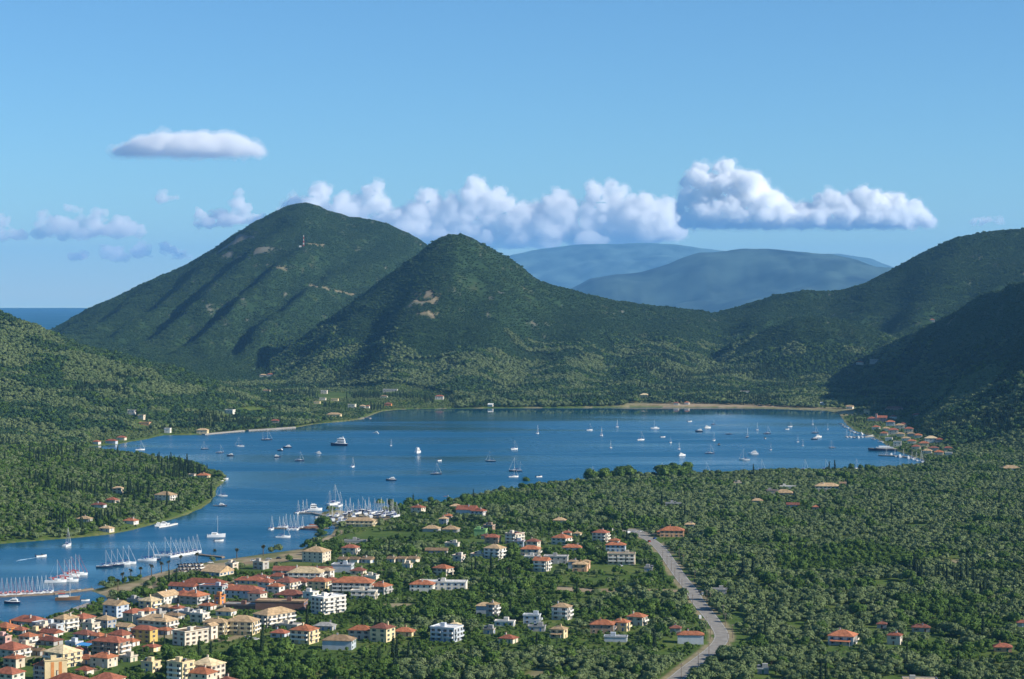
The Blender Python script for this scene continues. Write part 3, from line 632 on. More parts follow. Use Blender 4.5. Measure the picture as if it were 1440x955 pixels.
HD = """
42 881 52 .55 1 h r w -30 - house|long low, at the waterside end left of the pontoon bay
70 891 46 .5 2 f g b -30 - house|with bluish front, below the long waterside red roof
93 889 30 1.5 3 h t w -32 b hotel|with tiers of balconies, just behind the small harbour beach
8 889 32 .9 1 h o o -30 - house|at the left picture edge near the water
30 893 22 .8 1 h r k -30 - house|small, between the left edge and the cream flat cottage
50 894 18 .9 1 f t c -30 - house|small box among red roofs left of the pontoon
72 897 30 .7 1 g r w -30 - house|with a white gable end in the left town
117 882 30 1.1 2 h r w -30 b house|with balconies beside the old harbour slip
163 869 32 1.0 3 g t b -32 - house|tall bluish gable end facing the pontoon
188 874 26 1.5 2 h r w -30 b house|right of the tall bluish gable
149 884 26 .9 2 h t k -30 - house|between the two rows of red roofs near the slip
120 899 30 .8 1 h d w -30 - house|in shade, middle of the left town
139 901 20 1.0 1 h o w -30 - house|small, left of the white house with open terrace
170 906 32 .9 2 h r w -32 b house|with bright white right side, left of the yellow building
203 905 34 .6 3 h r y -25 - house|the only bright yellow one, in the middle of the town
6 909 18 .8 2 f l p -30 - house|the only pink one, at the left edge
17 927 46 .9 2 h r w -30 b house|wide, with white balconies at the left edge
70 908 34 .6 1 h d k -30 - house|low and shaded, behind a clump of garden trees
104 911 22 .8 1 f w b -30 - house|small, next to the bright blue awning
156 923 48 .6 3 h r s -25 b hotel|wide, with dark balcony front in the lower left town
88 939 48 .9 3 h l c -35 b hotel|large, with rows of cream balconies at lower left
62 957 26 .8 3 h o k -25 bB house|dark balcony front, attached to a blank cream tower
78 958 30 .35 4 f l c 20 F0 tower_house|blank wall with two tall orange window strips at the bottom left
122 934 28 .8 1 h o w -25 - house|small, right of the large cream balcony hotel
146 939 34 .8 2 h o w -25 - house|with white right side, near the lower left corner gardens
180 931 24 .7 1 f k w -30 - cottage|single flat cottage beside dark cypresses
94 966 50 .8 1 h r w -20 - house|cut off by the bottom edge, left of the other cut off roof
151 964 44 .8 1 h r w -20 - house|cut off by the bottom edge, below the garden cypresses
12 962 40 .8 2 h r w -25 - house|cut off by the bottom left corner
50 922 26 .5 1 g b k -25 - shed|long low brown roof among trees at lower left
233 850 34 1.5 2 g t w -32 - house|with bright white lit wall, behind the promenade
211 857 28 1.0 2 h l c -30 b house|left of the bright white gabled house
193 850 26 .6 1 f g k -30 - building|low, with wide flat roof behind the promenade trees
288 826 58 .35 1 h r w -18 - house|longest red roof facing the promenade
258 836 38 .45 2 g r b -18 - house|long, left of the pair of bluish white blocks
300 836 36 .5 2 f r b -18 - house|right of the pair of bluish white blocks, red roof trim
258 847 24 .9 2 h r o -30 - house|orange walls, beside the white gabled house
273 850 38 .9 2 h o k -28 b house|two floors of balconies, below the orange house
309 850 14 1.2 2 f o o -30 - house|narrow bright orange end block
344 842 50 .5 2 h r b -15 - house|large, right of the bright orange block
340 857 46 .5 1 f k e -12 F0R0 building|unfinished, with flat roof and dark bare walls
235 860 18 .9 1 h t k -28 - cottage|small, hidden in trees below the white gabled house
266 868 40 .6 1 f w k -25 - building|low, with broad white flat roof, middle of the town
222 886 52 .6 2 h t w -26 b house|long, above the yellow building
268 908 44 1.7 3 f b w -40 - school_building|long white wall with three rows of small windows
297 899 16 1.2 3 g t w -32 - house|narrow white tower beside the long white school wall
304 894 32 .6 3 h t c -12 bB apartment_block|left one of two matching balcony blocks
341 893 42 .7 3 h t c -14 bB apartment_block|right one of two matching balcony blocks
386 883 52 1.9 3 h t w -40 b hotel|long, stepping away behind the two balcony blocks
213 917 22 .9 1 h r c -25 - cottage|small, right below the yellow building
254 961 34 .9 4 f l c -32 b apartment_block|with slanted cream balconies at the bottom edge
292 957 44 .9 3 h l w -28 - house|big pale roof, right of the slanted balcony block
284 962 38 .8 2 h o w -25 - house|in front of the big pale roof at the bottom
319 968 34 .9 1 h d w -20 - house|dark roof cut off by the bottom edge
376 830 24 1.0 2 h r w -28 b house|left of the dark roofed balcony house in the upper town
404 830 34 1.0 2 h d w -28 b house|with stepped white balconies in the upper town
409 843 40 .7 1 h d k -20 - house|broad dark roof behind the dark walled complex
449 829 30 .7 2 h o c -20 b house|left of the big orange roofed hotel
473 835 16 1.1 2 h o c -25 b house|narrow cream wing beside the big orange roofed hotel
497 836 54 .5 3 h o w -8 bB hotel|largest orange roof in the upper town
512 843 34 .4 2 f w w -8 bB building|open white frame in front of the largest orange roof
535 836 30 .9 2 h o k -28 b house|right of the largest orange roofed hotel
396 858 66 .35 2 f t e -8 F0 building|dark brown wall with tan roof strips, beside the four storey hotel
462 864 44 1.5 4 f w w -45 b hotel|four storey lit white front with flat white roof
407 886 36 .6 1 f k w -22 - building|low flat annex behind the cream house
394 897 24 .8 1 h r b -20 - cottage|small, left of the cream and orange house
428 906 36 .9 3 h o c -24 b house|with cream lit side, at the wood's edge below the town
457 887 28 .6 1 h g k -15 - cottage|low grey roofs in the gardens below the four storey hotel
477 914 42 .6 2 h b b -10 F0 house|plain bluish box at the edge of the wood
508 899 32 .7 2 h o w -12 - house|left of the pale yellow house with dark roof
538 903 32 .9 3 h d c -28 - house|pale yellow walls, above the lower wood
569 895 28 .7 1 h o c -15 - cottage|low, right of the pale yellow house
445 791 36 .8 3 h t w -22 - hotel|three storey, standing near the shore below the boatyard
493 780 22 .8 2 h r w -15 b house|alone in the green field below the boatyard
500 765 30 .12 1 f w k -4 F0R0 shed|long narrow pale roof in the field below the boatyard
484 792 16 .9 1 g b w -28 - cottage|leftmost of three white cottages in a row
500 792 16 .9 1 g b w -28 - cottage|middle one of three white cottages in a row
518 792 18 .9 1 g b w -28 - cottage|rightmost of three white cottages in a row
552 791 14 .9 1 g b w -28 - cottage|leftmost of the second row of white cottages
567 791 14 .9 1 g b w -28 - cottage|middle of the second row of white cottages
582 791 16 .9 1 g b w -28 - cottage|rightmost of the second row of white cottages
482 805 28 .7 2 f g b -8 F0 shed|big grey blue box above the orange roofed hotel
504 808 20 .8 1 h d w -15 - cottage|small, right of the big grey blue box
426 808 76 .25 1 g d k -5 - building|very long low dark red roof in the upper town
431 816 46 .6 2 h l w -8 bB house|broad pale roof below the very long dark red roof
460 813 18 .9 2 h t w -20 - house|small white, between the pale roof and the grey box
367 801 20 .9 2 f l k -28 - house|alone beside the waterfront car park
523 816 18 .8 1 f w w -15 - pavilion|small open white, right of the largest orange roof
306 810 40 1.0 1 g t w -30 - warehouse|big tan roof beside the rows of parked small boats
326 803 16 1.0 2 f w w -30 - house|bright white box behind the tan warehouse
626 705 16 .8 1 h r w -15 s house|farthest one among trees near the wooded shore
588 722 20 .8 2 h r w -25 s house|alone among trees right of the boatyard
641 716 16 .8 1 h t k -15 s house|left of the big bluish gable near the shore
657 725 30 .8 2 g r b -15 F0s house|big bluish gable front near the wooded shore
673 727 22 .8 2 h r w -20 s house|right of the big bluish gable
630 730 14 .8 1 h o k -15 s cottage|behind the small square tan roofed one
624 738 13 1.0 2 h t k -15 - house|small square one behind two tan roofed neighbours
607 748 24 .7 1 h t k -12 F0 house|left one of two matching tan roofed bungalows
634 749 24 .8 1 h t k -12 F0 house|right one of two matching tan roofed bungalows
676 754 18 .8 2 f n n -10 F0 house|the only green one, below the olive grove
688 748 16 .8 2 f k s -20 s house|unfinished brown, right behind the green one
683 758 12 .8 1 h d k -15 - cottage|small, in front of the green house
724 765 26 1.3 3 f r w -35 b hotel|long white one on the edge of the olive grove
693 765 22 .8 2 h r s -15 - house|behind the tall white house with tan roof
696 786 30 .8 3 h t w -28 b house|tall, with white lit side in the middle of the gardens
672 785 20 .7 1 f o w -20 - house|low white terrace left of the tall tan roofed house
636 769 20 .5 1 f k w -15 - cottage|low, among gardens left of the brick and white houses
614 779 30 .4 1 g b k -5 - cottage|long low brown roof among the gardens
645 792 18 .9 2 f r w -25 b house|small terraced, above the white hip roofed house
623 810 28 .8 2 h o w -32 b house|standing above the long flat white building
623 830 66 .3 2 f w w -6 b building|long flat roofed with white frames
594 833 34 .6 2 h o w -8 - house|in front of the long flat white building
573 799 14 .8 1 f l w -20 - cottage|tiny, at the top of the central gardens
730 771 16 .8 2 f d b -12 - house|left of the dark red roofed pair
750 771 20 .8 2 h d w -22 - house|dark red roof, behind the orange roofed balcony house
746 782 28 .7 2 h o w -10 b house|with balconies, in the cluster left of the unfinished block
749 788 22 .4 1 f w w -10 - cottage|low white terrace below the balcony house
762 804 24 .9 3 g o w -22 b house|with brick coloured roof, front of the central cluster
782 793 34 .5 2 f k k -8 - building|grey unfinished concrete block in the central cluster
790 766 28 .9 2 h o w -28 b house|with lit white balconies, above the long white bungalow
797 754 14 .8 1 h r w -15 s house|behind the lit white balcony house
812 755 12 .8 1 h t c -20 s cottage|small cream one at the grove edge
805 775 28 .6 1 h o w -12 - house|long white bungalow in the centre
845 763 24 .8 3 h r w -22 b house|with two white balcony bands, left of the road's far end
864 765 16 .7 1 h o c -15 - cottage|small, beside the road's far end
866 776 28 .5 2 h o b -8 - house|directly behind the white hotel with shop fronts
874 794 38 .4 3 f b w -6 bB hotel|white, with rows of dark windows, by the road
816 804 22 .7 2 h t t -10 - house|largest of the peach walled cluster
806 800 14 .8 2 h t b -10 - house|small blue walled part of the peach cluster
824 800 12 .8 2 h t t -15 - house|small peach one right of the largest peach one
787 736 18 .8 1 h t k -10 s house|lone tan roof in the olive grove
855 746 14 .7 1 h b k -10 s cottage|half hidden by a big tree at the road's far end
912 803 12 .8 1 f k k -10 - shed|small grey one in the meadow left of the road
682 864 24 .7 2 h t b -10 F0 house|left half of the twin tan roofs in the central gardens
693 868 18 1.1 3 h t k -28 b house|right half of the twin tan roofs in the central gardens
628 903 44 .8 3 f w b -24 bL0 apartment_block|big blue side wall and white terraces, in the wood
640 888 28 .8 1 h l c -24 - house|pale roof rising behind the big blue walled block
715 905 26 .8 1 h r w -25 - house|small white one left of the dark cypress clump
710 881 28 .4 1 f w w -12 - pavilion|white canopy in the trees below the twin tan roofs
688 892 16 .7 1 f t k -15 - cottage|bare tan slab half hidden in trees
748 878 24 .6 2 f w b -10 b house|white and blue balcony front above the cypress clump
755 888 24 .5 1 f g k -8 - building|flat grey roof in front of the blue balcony house
790 872 28 .8 3 h t w -20 b house|upper of two tan roofed houses beside cypresses
786 898 24 .8 2 h t c -22 p house|lower of two tan roofed houses, with porch
847 891 34 .7 2 h o s -8 b house|brick walled left wing of the long orange complex
873 888 26 .7 2 h o c -22 b house|right wing of the long orange complex
896 880 28 .8 2 h o w -25 b house|back house of the long orange complex
866 903 32 .4 1 f k b -8 F0 shed|blue sheeted, below the long orange complex
971 904 36 .45 2 h o b -4 F0 house|plain blue front beside the road bend
950 889 16 .8 1 h d k -8 - cottage|small dark annex left of the plain blue roadside house
945 755 34 .6 2 h o t -6 - tavern|broad orange roof at the edge of the grove right of the road
931 752 14 .8 1 h o t -6 - cottage|small wing left of the broad orange tavern roof
1038 683 12 .7 1 f l w -8 s house|small white flat one alone in the far grove
1102 697 26 .7 1 h t k -8 s house|low tan hip roof near the long white hall in the grove
1086 694 16 .7 1 f r k -8 s house|reddish, left of the low tan hip roof
1108 688 22 .4 1 f w w -8 s house|white terraces behind the low tan hip roof
1163 691 34 .5 2 h t w -8 s hall|long white, under a big tan roof in the grove
1185 687 10 .9 2 g b s -10 s house|small stone one right of the long white hall
1065 708 16 .7 1 h t k -8 s cottage|lone small tan roof left of the long white hall
1115 714 18 .6 1 g d b -8 s house|dim purple red roof below the long white hall
1147 717 9 .8 1 h o k -8 s cottage|tiny orange roof below the long white hall
947 712 22 .3 1 f w k -6 s building|thin white slab roof in the grove above the tavern
970 742 14 .8 1 h t k -8 s cottage|tiny tan roof right of the tavern
1185 908 42 .8 2 h o w -20 bp villa|white with terraces, in the lower right grove
1258 907 22 .8 2 h r w -22 - house|white with square red roof, right of the terraced villa
1295 889 26 .6 1 h d k -12 s house|low reddish roof behind the square red roof
1410 917 26 .7 1 h r t -10 s house|low red roof at the right edge of the lower grove
1240 884 14 .7 1 h d k -10 s cottage|tiny red roof above the square red roof
1294 966 48 .6 1 f l k -6 - building|flat pale roof cut off by the bottom edge
1438 882 16 .7 1 h r k -8 s cottage|sliver of red roof at the right picture edge
1073 948 16 .5 1 f w k -8 s shed|small white flat roof in the lower grove
1232 604 12 .8 1 h o w -14 - house|small orange roof by the quay trees of the harbour village
1246 606 11 .8 1 h t w -14 - house|small tan roof left of the middle of the harbour village
1243 613 12 .8 1 h o w -14 - house|low orange roof at the water in the harbour village
1250 620 11 .8 1 f w w -14 - house|little white cube on the harbour village waterfront
1270 600 11 .8 1 h d w -14 - house|dark roof on the upper lane of the harbour village
1291 616 12 .8 1 h o w -14 - house|orange roof on the upper lane near the dark hill
1288 632 13 .8 1 h r w -14 - house|red roof just above the far right pier
1304 638 14 .8 1 h t w -14 - house|tan roof at the end of the far right pier
1320 640 14 .8 1 h o w -14 - house|orange roof at the inner corner of the bay
1334 641 11 .8 1 f w w -14 - house|white cube beside the inner corner of the bay
40 908 24 .9 2 h o w -30 b house|orange roof between the pink house and the shaded low roof
84 921 22 .9 1 h o w -30 - cottage|orange roof just above the large cream balcony hotel
133 911 20 .9 1 h r k -30 - cottage|red roof left of the wide dark balcony hotel
185 909 20 .9 1 h o w -30 - cottage|orange roof squeezed in left of the yellow building
232 893 22 .8 1 h o k -28 - cottage|orange roof between the yellow building and the school wall
208 871 20 .9 2 h o w -30 - house|orange roof above the long tan roofed row
250 862 22 .8 1 h r w -28 - cottage|red roof left of the broad white flat roof
292 858 22 .8 1 h o w -24 - cottage|orange roof right of the broad white flat roof
324 832 22 .8 1 h o w -18 - cottage|orange roof above the bright orange end block
366 818 24 .7 1 h d w -14 - cottage|dark roof beside the lone waterfront house
388 836 22 .8 2 h o w -24 - house|orange roof left of the broad dark roof in the upper town
466 822 20 .8 1 h r w -18 - cottage|red roof just left of the largest orange roof
20 940 26 .9 2 h o w -26 - house|orange roof in the bottom left gardens
119 950 22 .9 1 h r w -22 - cottage|red roof below the house with white right side
59 903 22 .9 1 h o k -30 - cottage|small, right of the pink house by the left edge
128 890 22 .9 2 f g w -30 b house|small terraced, between red roofs above the old slip
176 888 24 .8 1 g t k -30 - house|low, right of the shaded dark red roof in the left town
198 879 20 .9 2 f w w -30 b house|white terraced cube in the dense middle of the town
245 872 26 .6 1 h b k -28 - cottage|low brown roof right of the long tan roofed row
281 876 24 .8 2 f w w -26 b house|white terraced, just behind the long white school wall
318 866 26 .7 1 h t w -20 - cottage|low tan roof above the matching balcony blocks
362 846 24 .9 2 h d w -24 - house|between the unfinished flat block and the white balcony house
424 824 26 .9 1 h r w -20 - house|low, left of the cream balcony house in the upper town
437 845 20 1.0 2 f w w -25 b house|small white cube left of the four storey hotel
352 822 40 .4 1 h r w -12 - house|long low roof beside the waterfront meadow
392 816 24 .8 1 h r k -16 - cottage|small, left of the broad pale roof in the upper town
222 868 20 .9 1 f g k -28 - cottage|little grey flat one in the crowded middle of the town
36 921 22 .9 2 f l w -30 b house|white cube behind the wide balcony house at the left edge
112 921 20 .8 1 h r k -28 - cottage|small, below the bright blue awning
172 917 22 .8 1 f g w -28 - cottage|low flat roof right of the wide dark balcony hotel
212 946 24 .9 2 f l c -28 b house|cream terraced, left of the slanted balcony block
60 892 16 .9 2 f w w -30 - house|tiny white cube under the waterside roofs
1009 834 26 .6 1 f k k -6 F0s building|flat concrete slab in the trees right of the road
1421 662 26 .6 1 h t w -8 s house|tan roof at the far right foot of the dark hill
286 672 18 .7 1 h o c -12 - house|on the tip of the left headland
270 671 10 .8 1 f r w -15 - house|small white one on the headland behind the tip
166 694 14 .7 2 h t w -12 - house|upper one among headland cypresses
158 707 18 .8 1 h r w -20 - house|red and white, beside the upper headland cypresses
139 714 20 .6 1 h d b -12 - house|dark and shaded on the headland
233 704 30 .7 2 h t w -24 b villa|large tan roofed, on the headland slope
184 737 20 .8 1 h o w -20 - house|bright orange roof above the channel shore
150 748 20 .7 1 h t w -24 - house|closest to the channel shore on the headland
119 734 20 .7 1 h t k -14 - house|half hidden, leftmost on the headland
171 619 13 .7 1 h r w -12 - house|right one at the water of the left inlet
157 624 16 .6 1 h r b -12 - house|middle one at the water of the left inlet
136 625 11 .8 1 h r w -20 - house|left one at the water of the left inlet
285 611 16 .6 2 h t c -8 - house|cream one right at the left shore
185 583 13 .6 2 f w w -12 - villa|upper left one on the left hillside
199 590 10 .8 2 f l w -15 - villa|middle white one on the left hillside
204 598 16 .6 1 f t t -10 - villa|lower one with peach terraces on the left hillside
236 609 9 .8 2 f w w -10 - villa|by the shore trees below the left hillside
323 582 15 .6 2 f w w -20 - villa|bright white one right of the left hillside
370 530 9 .6 1 h t w -8 - house|left of a pair in the valley between the hills
380 529 9 .6 1 h o w -8 - house|right of a pair in the valley between the hills
374 552 12 .5 1 h b w -8 - house|low one in the woods of the valley
456 554 9 .7 2 f w w -8 - villa|topmost of the bright villas below the front hill
454 563 9 .6 1 f l w -8 - villa|second of the bright villas below the front hill
446 568 9 .6 1 f l c -8 - villa|lowest left of the bright villas below the front hill
471 564 10 .6 1 f t c -8 - villa|right of the bright villas below the front hill
495 574 11 .7 2 f w w -12 - house|white one near the shore of the far corner
510 574 9 .8 1 h t w -12 - house|small, next to the white one of the far corner
517 574 6 .8 1 h o w -12 - house|tiny one at the far corner waterline
470 586 20 .5 1 h t c -8 - house|long cream one behind the near jetty shore
549 551 20 .4 1 f w k -6 - villa|wide grey and white one on the slope
546 571 10 .7 1 h d o -8 - house|reddish one at the water below the wide villa
540 560 10 .6 1 h b w -8 - house|between the wide villa and the reddish one
618 562 12 .6 2 h r w -8 - house|red and white one alone on the far shore
387 595 12 .6 1 h r k -8 - house|reddish roof in the left shore wood
690 572 8 .8 1 g w w -15 - boathouse|tiny white one by the far waterline
906 560 13 .7 2 h l c -15 - villa|cream one above the far beach
966 569 7 .8 1 h o w -15 - house|right one of two small ones behind the beach
951 570 8 .7 1 h d w -10 - house|left one of two small ones behind the beach
1048 553 14 .4 1 f w w -8 - house|long white one in the woods behind the beach
1157 570 8 .8 1 g w w -20 - house|white one behind the right end of the beach
1195 575 11 .8 1 g t w -22 - house|white gable at the start of the harbour village
1219 583 9 .9 2 g t c -22 - house|yellowish gable at the top of the harbour village
1226 592 13 .8 1 h r w -15 - house|red roof below the yellowish gable of the harbour village
1240 593 16 .8 2 g r p -18 C church|with small bell tower in the harbour village
1256 589 11 .7 1 h r w -12 - house|red roof right behind the village church
1252 599 13 .7 2 h o b -12 - house|orange roof below the village church
1257 577 24 .4 1 h d p -6 - house|long dim red roof above the village church
1265 604 14 .7 2 h t w -12 - house|tan roof in the middle of the harbour village
1256 611 15 .7 2 h r w -12 - house|red roof nearest the quay in the harbour village
1266 614 13 .7 1 h t w -12 - house|tan roof near the quay below the nearest red one
1278 609 13 .7 2 h r w -12 - house|bright red roof towards the dark hill
1281 614 12 .6 1 h t k -12 - house|pale tan roof under the bright red one
1274 620 13 .6 1 h t w -12 - house|tan roof above the harbour trees
1282 624 13 .7 1 h o w -12 - house|orange roof above the harbour trees
1309 623 18 .7 2 h l w -10 - house|widest pale roof at the foot of the dark hill
1299 630 15 .7 2 h o c -10 - house|orange roof over the crowded quay
1321 622 10 .8 1 h r k -10 - house|rightmost red roof at the foot of the dark hill
1313 634 14 .6 1 h d k -10 - house|dim roof behind the masts
1333 634 12 .7 1 h r k -10 - house|last red roof behind the two tall masts
1290 587 15 .5 1 h r k -8 - house|alone in the woods below the dark hill
1262 628 12 .7 2 f w w -12 - house|white flat one on the quay
1231 512 16 .5 2 f l k -8 - villa|right one of two high up in the valley
1209 513 11 .6 1 h o w -10 - villa|left one of two high up in the valley
1311 452 7 .7 1 h o k -8 - house|roof high on the saddle under the right ridge
"""
CATS = {'school_building': 'building', 'apartment_block': 'apartment block', 'tower_house': 'building', 'tavern': 'tavern', 'boathouse': 'boathouse', 'hall': 'building'}
for ln in HD.strip().split('\n'):
    a, tail = ln.split('|'); u, v, wpx, ra, st, rt, rc, wc, yaw, opt, nm = a.split()
    word = nm.replace('_', ' ')
    lab = f"{WALL[wc][0]} {word} with {ROOF[rc][0]} roof, {tail}"
    if len(lab.split()) > 16: lab = f"{WALL[wc][0]} {word}, {tail}"
    if len(lab.split()) > 16: lab = f"{word}, {tail}"
    house(float(u), float(v), float(wpx), float(ra), int(st), rt, rc, wc, float(yaw), opt, nm, lab, CATS.get(nm, word))
for o in [q for q in COL.objects if q.name.startswith('tower_house')]:
    for x_ in (-1.8, 2.2):
        t = MB(); t.box(x_ - .8, x_ + .8, -.06, .06, 1.2, 9.6, wmats['o']); st_ = add('window_strip', t.mesh('window_strip'), o); bb = [q for q in o.children if q.name.startswith('wall')][0]; st_.location = (0, min(c[1] for c in bb.bound_box) - .02, 0)
# the boatyard office with its arcade
oy = house(507, 741, 40, .4, 2, 'h', 't', 'c', -8, 'bB', 'boatyard_office', 'cream boatyard office with tan roof and white arcades behind the stored yachts', 'building')

# ------------------------------------------------------------------ boats
hullw = mat('white_gelcoat', (.78,.78,.76), .3, .5); navy = mat('navy_hull', (.02,.035,.08), .3, .5); deckm = mat('teak_deck', (.42,.33,.22), .7, .2)
alu = mat('mast_aluminium', (.62,.62,.60), .4, .5); bluec = mat('blue_sail_cover', (.03,.07,.22), .8, .1); redc = mat('red_sail_cover', (.42,.06,.05), .8, .1)
woodh = mat('varnished_wood_hull', (.20,.11,.055), .4, .4); rust = mat('rusty_red_steel', (.30,.09,.045), .8, .2)
def hull(m, L, B, hf, mat_, deck, ox=0, stern=.8):
    n = 11; sec = []
    for i in range(n):
        t = i / (n - 1); x = -L / 2 + L * t
        b = B / 2 * (stern + (1 - stern) * min(1, t * 2.6)) * (1 - max(0, (t - .45) / .55)**2.2)
        b = max(b, .03); f = hf * (1 + .35 * t * t)
        sec.append([(x - .25 * (t > .95), ox - b * .45, -.45), (x, ox - b * .88, .05), (x + .2 * t, ox - b, f), (x + .2 * t, ox + b, f), (x, ox + b * .88, .05), (x - .25 * (t > .95), ox + b * .45, -.45)])
    v = [p for s in sec for p in s]; f = []; fd = []
    for i in range(n - 1):
        for k in range(6):
            q = (i * 6 + k, i * 6 + (k + 1) % 6, (i + 1) * 6 + (k + 1) % 6, (i + 1) * 6 + k); (fd if k == 2 else f).append(q)
    f += [(5,4,3,2,1,0), tuple((n - 1) * 6 + k for k in range(6))]
    m.poly(v, f, mat_); k0 = len(m.v) - len(v)
    i = m.slot(deck); m.f += [tuple(k0 + a for a in q) for q in fd]; m.m += [i] * len(fd)
BM = {}
def bmesh_(key, fn):
    if key not in BM:
        m = MB(); fn(m); BM[key] = m.mesh(key[0])
    return BM[key]
def rig(m, x, h, r=.095):
    m.tube((x, 0, .8), (x, 0, h), r, r * .75, alu, 6)
    for z in (h * .45, h * .72): m.tube((x, -.9, z), (x, .9, z), .05, .05, alu, 4)
    for a in (-.9, .9): m.tube((x, a * 1.6, 1.0), (x, a, h * .45), .025, .025, alu, 3); m.tube((x, a, h * .45), (x, 0, h), .025, .025, alu, 3)
    m.tube((x - 5.4, 0, 1.2), (x, 0, h), .025, .025, alu, 3)
def parts_of(kind, c):
    hc = {'w': hullw, 'n': navy, 'o': woodh, 'r': hullw}[c]; cover = redc if c == 'r' else bluec
    P = []
    if kind in 'SKY':
        P.append(('hull', bmesh_(('hull', kind, c), lambda m: hull(m, 12, 3.7, 1.15, hc, hullw if c != 'o' else deckm))))
        def cab(m):
            m.poly([(-1.4,-1.15,1.2),(3.3,-.75,1.3),(3.3,.75,1.3),(-1.4,1.15,1.2),(-1.4,-1.0,1.75),(2.6,-.55,1.6),(2.6,.55,1.6),(-1.4,1.0,1.75)], [(4,5,6,7),(0,1,5,4),(1,2,6,5),(2,3,7,6),(3,0,4,7)], hullw)
            m.box(-1.2, 1.2, -1.1, -1.07, 1.35, 1.6, glassm); m.box(-1.2, 1.2, 1.07, 1.1, 1.35, 1.6, glassm)
        P.append(('cabin', bmesh_(('cabin', 's'), cab)))
        def spray(m): m.poly([(-1.6,-1.2,1.75),(-.6,-1.1,1.75),(-.6,1.1,1.75),(-1.6,1.2,1.75),(-1.7,-1.15,2.4),(-1.1,-1.05,2.4),(-1.1,1.05,2.4),(-1.7,1.15,2.4)], [(4,5,6,7),(0,1,5,4),(1,2,6,5),(2,3,7,6),(3,0,4,7)], cover)
        P.append(('spray_hood', bmesh_(('spray_hood', c), spray)))
        P.append(('mast', bmesh_(('mast', 's'), lambda m: rig(m, 1.0, 12.8))))
        P.append(('boom', bmesh_(('boom', c), lambda m: (m.tube((1.0,0,2.6),(-3.9,0,2.5),.1,.08,alu,5), m.tube((.8,0,2.85),(-3.7,0,2.7),.24,.14,cover,6)))))
        P.append(('furled_jib', bmesh_(('furled_jib', c), lambda m: m.tube((5.9,0,1.7),(1.1,0,12.2),.11,.05, redc if c == 'r' else hullw,5))))
        if kind == 'K': P.append(('mizzen_mast', bmesh_(('mizzen_mast',), lambda m: rig(m, -4.2, 9.0))))
        if kind == 'Y': P.append(('cradle', bmesh_(('cradle',), lambda m: [m.tube((x, y, -2.2), (x * .9, y * .55, .1), .1, .1, steel, 4) for x in (-3, 0, 3) for y in (-1.8, 1.8)] + [m.poly([(-1.2,-.12,-2.1),(1.4,-.12,-2.1),(1.8,-.12,-.3),(-1.4,-.12,-.3),(-1.2,.12,-2.1),(1.4,.12,-2.1),(1.8,.12,-.3),(-1.4,.12,-.3)],[(0,1,2,3),(7,6,5,4),(0,4,5,1),(1,5,6,2),(3,7,4,0)],navy)])))
    elif kind in 'MB':
        P.append(('hull', bmesh_(('hull', kind, c), lambda m: hull(m, 12, 3.9, 1.7, hc, hullw, stern=.95))))
        def cab(m):
            m.poly([(-4.2,-1.5,1.75),(2.9,-1.2,2.0),(2.9,1.2,2.0),(-4.2,1.5,1.75),(-4.2,-1.4,3.5),(1.0,-1.1,3.5),(1.0,1.1,3.5),(-4.2,1.4,3.5)], [(4,5,6,7),(0,1,5,4),(1,2,6,5),(2,3,7,6),(3,0,4,7)], hullw)
            m.box(-3.6, .9, -1.5, -1.44, 2.5, 3.1, glassm); m.box(-3.6, .9, 1.44, 1.5, 2.5, 3.1, glassm)
            if kind == 'B': m.box(-3.9, 1.3, -1.3, 1.3, 3.5, 5.2, hullw); m.box(-3.6, 1.33, -1.33, 1.33, 4.1, 4.7, glassm)
        P.append(('cabin', bmesh_(('cabin', kind), cab)))
        fz = 3.5 if kind == 'M' else 5.2
        P.append(('flybridge', bmesh_(('flybridge', kind), lambda m: (m.box(-3.2, -.1, -1.1, 1.1, fz, fz + .65, hullw), m.tube((-2.6,-1,fz + .6),(-2.9,0,fz + 1.9),.07,.06,hullw,5), m.tube((-2.6,1,fz + .6),(-2.9,0,fz + 1.9),.07,.06,hullw,5)))))
    elif kind == 'C':
        for s in (-1, 1): P.append(('hull', bmesh_(('hull', 'C', s), lambda m: hull(m, 12, 1.7, 1.5, hullw, hullw, 2.4 * s))))
        def dk(m): m.box(-4.5, 2.2, -2.4, 2.4, 1.2, 1.7, hullw); m.poly([(-3,-2,1.7),(1.6,-1.6,1.7),(1.6,1.6,1.7),(-3,2,1.7),(-3,-1.8,2.9),(.4,-1.3,2.9),(.4,1.3,2.9),(-3,1.8,2.9)], [(4,5,6,7),(0,1,5,4),(1,2,6,5),(2,3,7,6),(3,0,4,7)], hullw); m.box(-2.6, .2, -1.95, -1.9, 2.0, 2.5, glassm)
        P.append(('bridge_deck', bmesh_(('bridge_deck',), dk))); P.append(('mast', bmesh_(('mast', 'c'), lambda m: rig(m, 1.0, 14.0, .10))))
    elif kind == 'D':
        P.append(('hull', bmesh_(('hull', 'D', c), lambda m: hull(m, 12, 4.6, 1.6, hc, deckm, stern=.9)))); P.append(('outboard_motor', bmesh_(('outboard_motor',), lambda m: m.box(-6.9, -6.05, -.5, .5, .3, 3.0, navy))))
        P.append(('windscreen', bmesh_(('windscreen',), lambda m: m.poly([(1.2,-1.7,2.0),(1.2,1.7,2.0),(.2,1.5,3.6),(.2,-1.5,3.6),(1.05,-1.7,2.0),(1.05,1.7,2.0),(.05,1.5,3.6),(.05,-1.5,3.6)], [(0,1,2,3),(7,6,5,4),(3,2,6,7)], glassm))))
    elif kind == 'G':
